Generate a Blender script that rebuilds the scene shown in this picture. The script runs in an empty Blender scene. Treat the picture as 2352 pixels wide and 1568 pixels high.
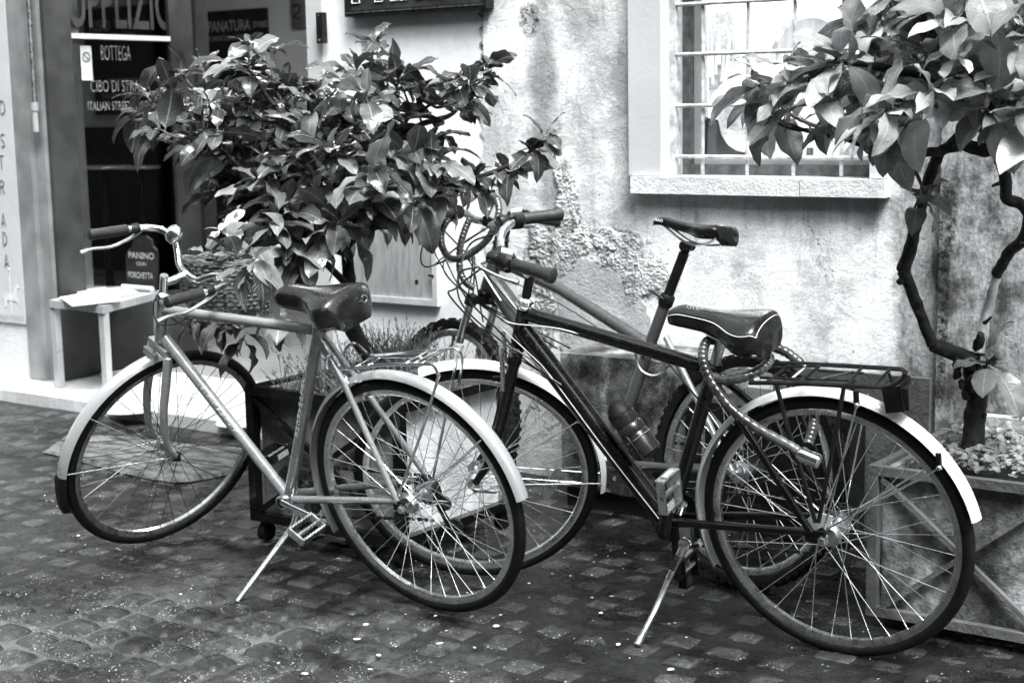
import bpy, bmesh, math, random
import numpy as np
from mathutils import Vector, Matrix
from mathutils import noise as mn
random.seed(7); rnd = random.random; uni = random.uniform
sc = bpy.context.scene; COL = sc.collection
R_ = math.radians

# ------------------------------------------------------------------ camera
F_, PIT, YAW, ROLL, CH = 3549.0, .151, .621, -.0182, 1.357
FW = Vector((-math.sin(YAW)*math.cos(PIT), math.cos(YAW)*math.cos(PIT), -math.sin(PIT)))
RT0 = Vector((math.cos(YAW), math.sin(YAW), 0)); UP0 = RT0.cross(FW)
RT = RT0*math.cos(ROLL)+UP0*math.sin(ROLL); UP = -RT0*math.sin(ROLL)+UP0*math.cos(ROLL)
CAM = Vector((0, 0, CH))
cd = bpy.data.cameras.new('camera'); cam = bpy.data.objects.new('camera', cd); COL.objects.link(cam)
cam.matrix_world = Matrix(((RT.x, UP.x, -FW.x, 0), (RT.y, UP.y, -FW.y, 0), (RT.z, UP.z, -FW.z, CH), (0, 0, 0, 1)))
cd.sensor_width = 36; cd.lens = 36*F_/2352; cd.clip_start = .05; cd.clip_end = 400
cd.dof.use_dof = True; cd.dof.focus_distance = 3.95; cd.dof.aperture_fstop = 5.6
sc.camera = cam
# ------------------------------------------------------------------ world: overcast, printed in black and white
SUN_EL, SUN_AZ = R_(60), R_(128)      # azimuth clockwise from +Y
W = bpy.data.worlds.new('World'); sc.world = W; W.use_nodes = True
nt = W.node_tree; nt.nodes.clear()
sky = nt.nodes.new('ShaderNodeTexSky'); sky.sky_type = 'NISHITA'; sky.sun_disc = False
sky.sun_elevation = SUN_EL; sky.sun_rotation = SUN_AZ; sky.dust_density = 4; sky.air_density = 1
bw = nt.nodes.new('ShaderNodeRGBToBW'); cmb = nt.nodes.new('ShaderNodeCombineColor')
bg = nt.nodes.new('ShaderNodeBackground'); bg.inputs[1].default_value = .13
wo = nt.nodes.new('ShaderNodeOutputWorld')
nt.links.new(sky.outputs[0], bw.inputs[0])
for i, k in enumerate((.955, 1.0, 1.02)):
    m = nt.nodes.new('ShaderNodeMath'); m.operation = 'MULTIPLY'; m.inputs[1].default_value = k
    nt.links.new(bw.outputs[0], m.inputs[0]); nt.links.new(m.outputs[0], cmb.inputs[i])
nt.links.new(cmb.outputs[0], bg.inputs[0]); nt.links.new(bg.outputs[0], wo.inputs[0])
sd = bpy.data.lights.new('sun', 'SUN'); sd.energy = 1.5; sd.angle = R_(24); sd.color = (1, .995, .985)
so = bpy.data.objects.new('sun', sd); COL.objects.link(so)
S = Vector((math.sin(SUN_AZ)*math.cos(SUN_EL), math.cos(SUN_AZ)*math.cos(SUN_EL), math.sin(SUN_EL)))
so.rotation_euler = S.to_track_quat('Z', 'Y').to_euler(); so.location = (3, -3, 8)
sc.view_settings.view_transform = 'Standard'; sc.view_settings.look = 'None'
sc.view_settings.exposure = 2.12; sc.view_settings.gamma = 1; sc.view_settings.use_curve_mapping = False
sc.cycles.max_bounces = 7; sc.cycles.transparent_max_bounces = 12
sc.cycles.caustics_reflective = False; sc.cycles.caustics_refractive = False

# ------------------------------------------------------------------ pixel helpers (2352 px wide reading of the photograph)
def ray(x, y): return FW+RT*((x-1176)/F_)-UP*((y-784)/F_)
def onz(x, y, z=0.): d = ray(x, y); return CAM+d*((z-CH)/d.z)
def ony(x, y, Y): d = ray(x, y); return CAM+d*(Y/d.y)
def onx(x, y, X): d = ray(x, y); return CAM+d*(X/d.x)
def crop(ox, oy, s=1/1.96):
    return lambda X, Y: ((ox+X*s)/1.7415, (oy+Y*s)/1.7415)
class Pl:
    def __init__(s, o, head, lean, fwd=1):
        s.o = Vector(o); s.e1 = Vector((math.cos(head), math.sin(head), 0)); n0 = Vector((math.sin(head), -math.cos(head), 0))
        s.e2 = Vector((0, 0, 1))*math.cos(lean)+n0*math.sin(lean); s.n = s.e1.cross(s.e2)
        s.n = -s.n if s.n.y > 0 and abs(head) < 1 else s.n
    def p(s, x, y, off=0.):
        d = ray(x, y); o = s.o+s.n*off; return CAM+d*((o-CAM).dot(s.n)/d.dot(s.n))
    def l(s, u, v, w=0.): return s.o+s.e1*u+s.e2*v+s.n*w
    def uv(s, P): q = P-s.o; return q.dot(s.e1), q.dot(s.e2)

# ------------------------------------------------------------------ materials
class NB:
    def __init__(s, name):
        s.m = bpy.data.materials.new(name); s.m.use_nodes = True; s.t = s.m.node_tree; s.t.nodes.clear()
        s.out = s.new('ShaderNodeOutputMaterial'); s.b = s.new('ShaderNodeBsdfPrincipled'); s.lk(s.b.outputs[0], s.out.inputs[0])
        s._pos = None
    def new(s, k): return s.t.nodes.new(k)
    def lk(s, a, b): s.t.links.new(a, b)
    def put(s, sock, v):
        if hasattr(v, 'links'): s.lk(v, sock)
        else: sock.default_value = v
    def pos(s):
        if s._pos is None: s._pos = s.new('ShaderNodeNewGeometry').outputs['Position']
        return s._pos
    def obj(s): return s.new('ShaderNodeTexCoord').outputs['Object']
    def uv(s): return s.new('ShaderNodeTexCoord').outputs['UV']
    def rndo(s): return s.new('ShaderNodeObjectInfo').outputs['Random']
    def M(s, op, a, b=0., c=None, clamp=False):
        n = s.new('ShaderNodeMath'); n.operation = op; n.use_clamp = clamp; s.put(n.inputs[0], a); s.put(n.inputs[1], b)
        if c is not None: s.put(n.inputs[2], c)
        return n.outputs[0]
    def noise(s, scale, det=4, vec=None, rough=.55, st=(1, 1, 1), dist=0.):
        n = s.new('ShaderNodeTexNoise'); mp = s.new('ShaderNodeMapping'); mp.inputs['Scale'].default_value = st
        s.lk(vec if vec is not None else s.pos(), mp.inputs[0]); s.lk(mp.outputs[0], n.inputs['Vector'])
        n.inputs['Scale'].default_value = scale; n.inputs['Detail'].default_value = det; n.inputs['Roughness'].default_value = rough
        n.inputs['Distortion'].default_value = dist; return n.outputs[0]
    def voro(s, scale, feat='F1', st=(1, 1, 1), vec=None, out='Distance', rand=1):
        n = s.new('ShaderNodeTexVoronoi'); n.feature = feat; mp = s.new('ShaderNodeMapping'); mp.inputs['Scale'].default_value = st
        s.lk(vec if vec is not None else s.pos(), mp.inputs[0]); s.lk(mp.outputs[0], n.inputs['Vector']); n.inputs['Scale'].default_value = scale
        n.inputs['Randomness'].default_value = rand
        return n.outputs[out]
    def step(s, v, a, b, lo=0., hi=1.):
        n = s.new('ShaderNodeMapRange'); n.interpolation_type = 'SMOOTHSTEP'; s.put(n.inputs[0], v)
        for i, k in enumerate((a, b, lo, hi)): n.inputs[i+1].default_value = k
        return n.outputs[0]
    def mix(s, f, a, b):
        n = s.new('ShaderNodeMix'); n.data_type = 'FLOAT'; s.put(n.inputs[0], f); s.put(n.inputs[2], a); s.put(n.inputs[3], b); return n.outputs[0]
    def gray(s, v, tint=(.985, 1., 1.008)):
        c = s.new('ShaderNodeCombineColor')
        for i in range(3): s.lk(s.M('MULTIPLY', v, tint[i]), c.inputs[i])
        return c.outputs[0]
    def base(s, v, tint=(.985, 1., 1.008)):
        if hasattr(v, 'links'): s.lk(s.gray(v, tint), s.b.inputs['Base Color'])
        else: s.b.inputs['Base Color'].default_value = (v*tint[0], v*tint[1], v*tint[2], 1)
    def rough(s, v): s.put(s.b.inputs['Roughness'], v)
    def set(s, **k):
        for a, v in k.items(): s.put(s.b.inputs[a.replace('_', ' ')], v)
    def bump(s, h, st=.5, dist=.01, prev=None):
        n = s.new('ShaderNodeBump'); n.inputs['Strength'].default_value = st; n.inputs['Distance'].default_value = dist
        s.lk(h, n.inputs['Height'])
        if prev is not None: s.lk(prev, n.inputs['Normal'])
        s.lk(n.outputs[0], s.b.inputs['Normal']); return n.outputs[0]
    def sepx(s):
        if not hasattr(s, '_s'):
            n = s.new('ShaderNodeSeparateXYZ'); s.lk(s.pos(), n.inputs[0]); s._s = n.outputs
        return s._s
MT = {}
def simple(name, v, rough=.5, metal=0., var=.25, nscale=12, bump=0., bscale=60, coat=0., wet=False, spec=.5):
    n = NB(name); f = n.noise(nscale, 5)
    n.base(n.M('MULTIPLY', n.step(f, .3, .7, 1-var, 1+var), v))
    r = n.step(n.noise(nscale*2.3, 4), .3, .7, rough*.75, min(1, rough*1.3)); n.rough(r)
    n.set(Metallic=metal, Coat_Weight=coat, Specular_IOR_Level=spec*.8); n.b.inputs['Coat Roughness'].default_value = .08
    pv = None
    if bump: pv = n.bump(n.noise(bscale, 6), bump, .003)
    if name.endswith('_paint') and wet:
        ch_ = n.step(n.noise(70, 6, rough=.8), .66, .69); n.base(n.mix(ch_, n.M('MULTIPLY', n.step(f, .3, .7, 1-var, 1+var), v), .03 if v > .1 else .12))
    if wet:
        d = n.step(n.voro(170), .16, .34, 1., 0.); k = n.step(n.noise(40, 2), .42, .55)
        n.bump(n.M('MULTIPLY', d, k), .5, .0012, pv)
    MT[name] = n.m; return n.m
simple('grey_paint', .3, .28, .35, .12, 9, coat=.5, wet=True)
simple('silver_paint', .33, .3, .35, .12, 9, coat=.4, wet=True)
simple('pale_paint', .6, .3, .2, .1, 9, coat=.3, wet=True)
simple('black_paint', .003, .22, 0, .2, 9, coat=.25, wet=True, spec=.4)
simple('mtb_paint', .085, .3, .3, .15, 9, coat=.5, wet=True)
simple('white_plastic', .66, .3, 0, .04, 6, coat=.3)
simple('chrome', .78, .16, 1, .12, 14)
simple('alloy', .62, .3, 1, .15, 20)
simple('spoke_steel', .8, .25, .9, .05, 5)
simple('dark_spoke', .12, .3, .8, .2, 5)
simple('dark_metal', .02, .4, .6, .5, 25, bump=.2)
simple('greasy_steel', .06, .3, .8, .6, 90, bump=.4, bscale=200)
simple('rubber', .005, .55, 0, .5, 40, bump=.3, bscale=160, spec=.3)
simple('grip_rubber', .022, .42, 0, .3, 60, bump=.5, bscale=300)
simple('lens_plastic', .32, .2, 0, .2, 120, coat=.6, bump=.5, bscale=500)
simple('dark_lens', .012, .3, 0, .2, 40, spec=.3)
simple('saddle_vinyl', .008, .22, 0, .3, 30, coat=.15, wet=True, spec=.5)
simple('white_print', .8, .6, 0, .05)
simple('dim_print', .3, .7, 0, .3, 90)
simple('faint_print', .17, .7, 0, .5, 50)
simple('dark_print', .1, .6, 0, .1)
simple('cable_sheath', .012, .3, 0, .3, 50, coat=.15)
simple('pale_sheath', .6, .35, .3, .1, 50)
simple('wicker', .1, .55, 0, .6, 60, bump=.5, bscale=220)
simple('bark', .02, .75, 0, .6, 30, bump=.9, bscale=70)
simple('pale_bark', .42, .7, 0, .5, 20, bump=.7, bscale=70)
simple('blackboard', .006, .6, 0, .5, 8)
simple('door_paint', .2, .4, 0, .25, 5, bump=.1)
simple('dark_door_paint', .035, .4, 0, .3, 5, bump=.1)
simple('table_metal', .42, .35, .3, .15, 7)
simple('paper', .48, .5, 0, .04)
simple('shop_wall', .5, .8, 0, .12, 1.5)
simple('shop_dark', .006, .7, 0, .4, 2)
simple('shop_floor', .22, .35, 0, .15, 2)
simple('stone_white', .5, .65, 0, .07, 3, bump=.3, bscale=60)
simple('opposite_plaster', .1, .85, 0, .2, 1.2)
simple('window_wood', .09, .5, 0, .4, 30, bump=.3)
simple('iron_bar', .5, .55, .2, .35, 30, bump=.8, bscale=60)
simple('room_wall', .85, .8, 0, .05)
simple('vase_glaze', .7, .25, 0, .3, 30)
simple('twig', .07, .7, 0, .4, 40)
simple('soil', .02, .8, 0, .6, 40, bump=1, bscale=80)
simple('sign_board', .03, .4, 0, .4, 9, bump=.2)
simple('horse_print', .55, .6, 0, .1)
simple('pebble', .45, .5, 0, .7, 30, bump=.4)

def stone_mat(name, v, var, rough=.8, stain=.6, scale=4):
    n = NB(name); a = n.noise(scale, 8, rough=.65); b = n.noise(scale*5, 6, rough=.7); c = n.noise(3, 6, st=(3, 3, .5))
    k = n.M('MULTIPLY', n.step(a, .35, .65, 1-var, 1.), n.step(b, .3, .6, 1-var*.6, 1.05)); k = n.M('MULTIPLY', k, n.step(c, .42, .6, stain, 1.))
    n.base(n.M('MULTIPLY', k, v)); n.rough(n.step(a, .3, .7, rough*.6, rough)); n.bump(n.M('ADD', b, n.noise(scale*22, 5)), .6, .006); MT[name] = n.m
stone_mat('concrete', .27, .5, .7, .5, 5)
stone_mat('stained_panel', .55, .85, .7, .3, 7)
stone_mat('pale_concrete', .75, .3, .7, .75, 6)
stone_mat('rust_slab', .36, .93, .6, .3, 9)
stone_mat('grey_board', .15, .35, .6, .7, 4)
stone_mat('marble', .6, .22, .5, .85, 3)
stone_mat('sill_stone', .72, .18, .6, .9, 5)
stone_mat('poster_wall', .56, .1, .7, .95, 6)
stone_mat('cement', .5, .25, .8, .85, 5)
stone_mat('rubble', .8, .62, .85, .7, 20)

# zinc panel with vertical rain streaks
n = NB('zinc'); a = n.noise(30, 5, st=(2.2, 2.2, .35)); n.base(n.step(a, .3, .7, .36, .5)); n.set(Metallic=.35); n.rough(n.step(a, .3, .7, .45, .6))
n.bump(n.noise(120, 3), .15, .002); MT['zinc'] = n.m
simple('zinc_trim', .72, .4, .3, .12, 20)

# plaster of the street wall
def wall_mat():
    n = NB('old_plaster'); X, Y, Z = n.sepx()
    nz = n.noise(2.2, 6, rough=.6); n2 = n.noise(7, 7, rough=.68); n3 = n.noise(38, 6, rough=.7); st = n.noise(2.6, 7, st=(3.2, 1, .55), rough=.62)
    def blob(px, py, rx, ry, j=.16, soft=.25, sk=0.):
        c = ony(px, py, 4.62); dx = n.M('MULTIPLY', n.M('SUBTRACT', n.M('ADD', X, n.M('MULTIPLY', n.M('SUBTRACT', Z, c.z), sk)), c.x), 1/rx); dz = n.M('MULTIPLY', n.M('SUBTRACT', Z, c.z), 1/ry)
        d = n.M('SQRT', n.M('ADD', n.M('MULTIPLY', dx, dx), n.M('MULTIPLY', dz, dz)))
        d = n.M('ADD', d, n.M('MULTIPLY', n.M('SUBTRACT', n2, .5), j*12)); return n.step(d, 1-soft, 1+soft, 1., 0.)
    mx = lambda *a: a[0] if len(a) == 1 else n.M('MAXIMUM', a[0], mx(*a[1:]))
    rub = mx(blob(1300, 500, .06, .22, .12), blob(1270, 580, .12, .13, .12), blob(1250, 730, .05, .16, .12), blob(1105, 40, .015, .2, .06), blob(1400, 560, .15, .05, .14), blob(1480, 640, .1, .09, .16), blob(1216, 45, .045, .06, .06), blob(2185, 500, .03, .1, .08), blob(2175, 700, .02, .3, .06))
    rough = n.M('MULTIPLY', rub, 1)
    stain = mx(blob(1245, 190, .06, .35, .14, .6), n.M('MULTIPLY', blob(1430, 190, .05, .5, .1, .8), .7), n.M('MULTIPLY', blob(1265, 420, .05, .3, .14, .6), .9), n.M('MULTIPLY', blob(1370, 60, .16, .14, .12, .8), .6))
    sx = ony(2045, 700, 4.62).x
    xr = n.M('ADD', X, n.M('MULTIPLY', n.M('SUBTRACT', n2, .5), .28)); right = n.step(xr, sx-.02, sx+.05)
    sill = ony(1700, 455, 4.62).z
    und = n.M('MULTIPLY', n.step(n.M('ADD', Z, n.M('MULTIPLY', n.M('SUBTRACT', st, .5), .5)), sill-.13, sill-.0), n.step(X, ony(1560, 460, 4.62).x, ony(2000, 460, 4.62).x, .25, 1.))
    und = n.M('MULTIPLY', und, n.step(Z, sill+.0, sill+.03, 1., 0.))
    v = n.step(n.M('ADD', nz, n.M('MULTIPLY', n.M('SUBTRACT', n2, .5), .9)), .3, .58, .56, .88)
    v = n.M('MULTIPLY', v, n.step(n3, .25, .5, .82, 1.02))
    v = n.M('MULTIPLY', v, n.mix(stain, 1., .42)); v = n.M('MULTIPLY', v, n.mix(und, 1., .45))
    low = n.step(n.M('ADD', Z, n.M('MULTIPLY', n.M('SUBTRACT', nz, .5), .5)), .25, .62, .5, 1.); v = n.M('MULTIPLY', v, low)
    pits = n.step(n.voro(26, st=(1, 1, 1)), .05, .12, 1., 0.); pk = n.step(n.noise(5, 2), .55, .62); pits = n.M('MULTIPLY', pits, pk)
    v = n.M('MULTIPLY', v, n.mix(pits, 1., .45))
    wv2 = n.noise(9, 5, rough=.7); xd = n.M('ADD', X, n.M('MULTIPLY', wv2, .22)); zd = n.M('ADD', Z, n.M('MULTIPLY', n.noise(7, 5, rough=.7), .25)); cv = n.new('ShaderNodeCombineXYZ'); n.lk(xd, cv.inputs[0]); n.lk(zd, cv.inputs[2])
    crk = n.M('MULTIPLY', n.step(n.voro(2.6, feat='DISTANCE_TO_EDGE', vec=cv.outputs[0]), .003, .011, 1., 0.), n.step(n.noise(2.3, 3), .58, .64)); v = n.M('MULTIPLY', v, n.mix(crk, 1., .4))
    gritf = n.noise(150, 5, rough=.8); v = n.M('MULTIPLY', v, n.step(gritf, .36, .58, .74, 1.08))
    pat = n.step(n.noise(3.3, 8, rough=.72, dist=.6), .53, .56, 1., .86); v = n.M('MULTIPLY', v, pat)
    drip = n.step(n.noise(5, 7, st=(5, 1, .5), rough=.7), .56, .7, 1., .72); v = n.M('MULTIPLY', v, drip)
    # grimy mottling of the right-hand part: bare streaks down to old limewash
    rr = n.step(n.M('ADD', n.M('MULTIPLY', n2, .7), n.M('MULTIPLY', st, .5)), .48, .68, .055, .36)
    rr = n.M('MULTIPLY', rr, n.step(n.noise(60, 5, st=(1.6, 1, .7), rough=.7), .35, .6, .65, 1.15))
    v = n.mix(right, v, rr)
    holes = n.step(n.noise(48, 7, rough=.74), .40, .56, .06, .95); v = n.M('MULTIPLY', v, n.mix(rough, 1., holes))
    n.base(v); n.rough(n.step(nz, .3, .7, .7, .92)); n.set(Specular_IOR_Level=.25)
    h1 = n.M('MULTIPLY', n.noise(60, 9, rough=.78, st=(.75, 1, 1)), .3); h2 = n.M('MULTIPLY', n.noise(55, 7, rough=.72), n.mix(rough, .0, 2.4))
    h = n.M('ADD', n.M('ADD', h1, h2), n.M('MULTIPLY', pits, -.6)); h = n.M('ADD', h, n.M('MULTIPLY', rough, -.8)); h = n.M('ADD', h, n.M('MULTIPLY', n2, .8)); h = n.M('ADD', h, n.M('MULTIPLY', gritf, .12)); h = n.M('ADD', h, n.M('MULTIPLY', crk, -.5)); h = n.M('ADD', h, n.M('MULTIPLY', pat, .5))
    n.bump(h, .9, .012); MT['old_plaster'] = n.m
wall_mat()
n = NB('smooth_plaster'); a = n.noise(2.5, 5); n.base(n.M('MULTIPLY', n.step(a, .3, .7, .76, .88), n.step(n.noise(30, 5), .3, .6, .93, 1.02))); n.rough(.75); n.bump(n.noise(70, 5), .25, .004); MT['smooth_plaster'] = n.m

n = NB('scuffed_fender'); a = n.noise(11, 6, rough=.7); rs = n.step(a, .6, .66, 0., 1.); n.base(n.mix(rs, .36, .06)); n.set(Metallic=.3, Coat_Weight=.3); n.rough(n.mix(rs, .28, .7)); n.bump(n.M('ADD', n.M('MULTIPLY', rs, -1.), n.noise(60, 4)), .4, .003); MT['scuffed_fender'] = n.m
# wet paving
def wet_mat(name, lo, hi, mort=False):
    n = NB(name); a = n.noise(3.5, 6, rough=.6); b = n.noise(24, 6, rough=.7); c = n.noise(90, 4)
    v = n.M('MULTIPLY', n.step(a, .35, .65, lo, hi), n.step(b, .3, .62, .6, 1.3)); 
    sp = n.step(n.noise(150, 2), .62, .69); sp = n.M('MULTIPLY', sp, n.step(n.noise(9, 3), .45, .6)); v = n.M('ADD', v, n.M('MULTIPLY', sp, .35))  # pale flecks, wet glints among them, put into the colour
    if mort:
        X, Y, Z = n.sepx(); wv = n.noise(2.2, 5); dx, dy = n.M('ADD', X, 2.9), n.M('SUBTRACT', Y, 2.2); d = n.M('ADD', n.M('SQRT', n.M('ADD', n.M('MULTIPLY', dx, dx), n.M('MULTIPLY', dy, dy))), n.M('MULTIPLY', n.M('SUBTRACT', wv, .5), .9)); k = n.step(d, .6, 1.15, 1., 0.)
        v = n.mix(k, n.M('MULTIPLY', v, .16), v)  # joints stay paler at lower left: wet glints put into the mortar colour
    if not mort: v = n.M('MULTIPLY', v, n.M('ADD', .8, n.M('MULTIPLY', n.rndo(), .4)))
    n.base(v); n.rough(n.M('MULTIPLY', n.step(n.noise(6, 6, rough=.65), .38, .62, .2, .5), n.step(c, .3, .7, .8, 1.2)))
    n.set(Specular_IOR_Level=.32)
    p = n.bump(n.noise(14, 5, rough=.6), .55, .02); n.bump(n.M('ADD', n.noise(120, 4), n.M('MULTIPLY', b, .8)), .5, .003, p); MT[name] = n.m
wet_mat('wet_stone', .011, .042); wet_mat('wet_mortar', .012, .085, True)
n = NB('mat_fibre'); a = n.noise(9, 6, st=(1, 2.5, 1)); b = n.noise(130, 3); n.base(n.M('MULTIPLY', n.step(a, .35, .62, .02, .12), n.step(b, .3, .6, .55, 1.2))); n.rough(.9); n.bump(b, .9, .008); MT['mat_fibre'] = n.m
# leaves: glossy, with pale midrib and veins
def leaf_mat(name, lo, hi, rough=.28, tr=.15):
    n = NB(name); uvn = n.uv(); sp = n.new('ShaderNodeSeparateXYZ'); n.lk(uvn, sp.inputs[0]); u, v = sp.outputs[0], sp.outputs[1]
    au = n.M('ABSOLUTE', n.M('SUBTRACT', u, .5)); rib = n.step(au, .012, .04, 1., 0.)
    w = n.M('SINE', n.M('MULTIPLY', n.M('SUBTRACT', v, n.M('MULTIPLY', au, .55)), 62.)); vein = n.step(w, .86, 1.)
    r = n.rndo(); base = n.M('ADD', lo, n.M('MULTIPLY', r, hi-lo)); mot = n.step(n.noise(16, 5), .3, .7, .7, 1.3)
    base = n.M('MULTIPLY', base, mot); base = n.M('ADD', base, n.M('MULTIPLY', rib, .14)); base = n.M('ADD', base, n.M('MULTIPLY', vein, .025))
    n.base(base, (.98, 1., .995)); n.rough(n.step(n.noise(30, 3), .3, .7, rough*.7, rough*1.5)); n.set(Specular_IOR_Level=.7)
    hh = n.M('ADD', n.M('MULTIPLY', vein, -.5), n.M('MULTIPLY', n.noise(45, 3), 1.)); p = n.bump(hh, .55, .003)
    dr = n.step(n.voro(90), .1, .26, 1., 0.); n.bump(n.M('MULTIPLY', dr, n.step(n.noise(12, 2), .5, .6)), .8, .002, p)
    tb = n.new('ShaderNodeBsdfTranslucent'); n.lk(n.gray(n.M('MULTIPLY', base, 1.6)), tb.inputs[0]); ms = n.new('ShaderNodeMixShader'); ms.inputs[0].default_value = tr
    n.lk(n.b.outputs[0], ms.inputs[1]); n.lk(tb.outputs[0], ms.inputs[2]); n.lk(ms.outputs[0], n.out.inputs[0]); MT[name] = n.m
leaf_mat('leaf_gloss', .02, .24, .19); leaf_mat('leaf_pale', .3, .55, .4); leaf_mat('leaf_soft', .12, .52, .26, .22); leaf_mat('groundcover', .07, .35, .45)
leaf_mat('heather', .12, .35, .6)
# glass that shows the street faintly and the room behind
n = NB('window_glass'); gl = n.new('ShaderNodeBsdfGlossy'); gl.inputs['Roughness'].default_value = .02; gl.inputs[0].default_value = (.9, .9, .9, 1)
tp = n.new('ShaderNodeBsdfTransparent'); fr = n.new('ShaderNodeFresnel'); fr.inputs[0].default_value = 1.5; ms = n.new('ShaderNodeMixShader')
n.lk(fr.outputs[0], ms.inputs[0]); n.lk(tp.outputs[0], ms.inputs[1]); n.lk(gl.outputs[0], ms.inputs[2]); n.lk(ms.outputs[0], n.out.inputs[0]); MT['window_glass'] = n.m
n = NB('reflection_tone'); n.base(n.step(n.noise(6, 5), .35, .7, .6, .85)); n.rough(.25); n.bump(n.noise(30, 4), .3, .004); MT['reflection_tone'] = n.m  # pale tone standing in for sky reflected in the door glass
n = NB('lamp_panel'); n.base(.8); n.b.inputs['Emission Color'].default_value = (1, 1, 1, 1); n.b.inputs['Emission Strength'].default_value = 7.; MT['lamp_panel'] = n.m
n = NB('shop_fill_panel'); n.base(.8); n.b.inputs['Emission Color'].default_value = (1, 1, 1, 1); n.b.inputs['Emission Strength'].default_value = 7.; MT['shop_fill_panel'] = n.m  # emission of the added, unseen panel in the shop

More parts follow.
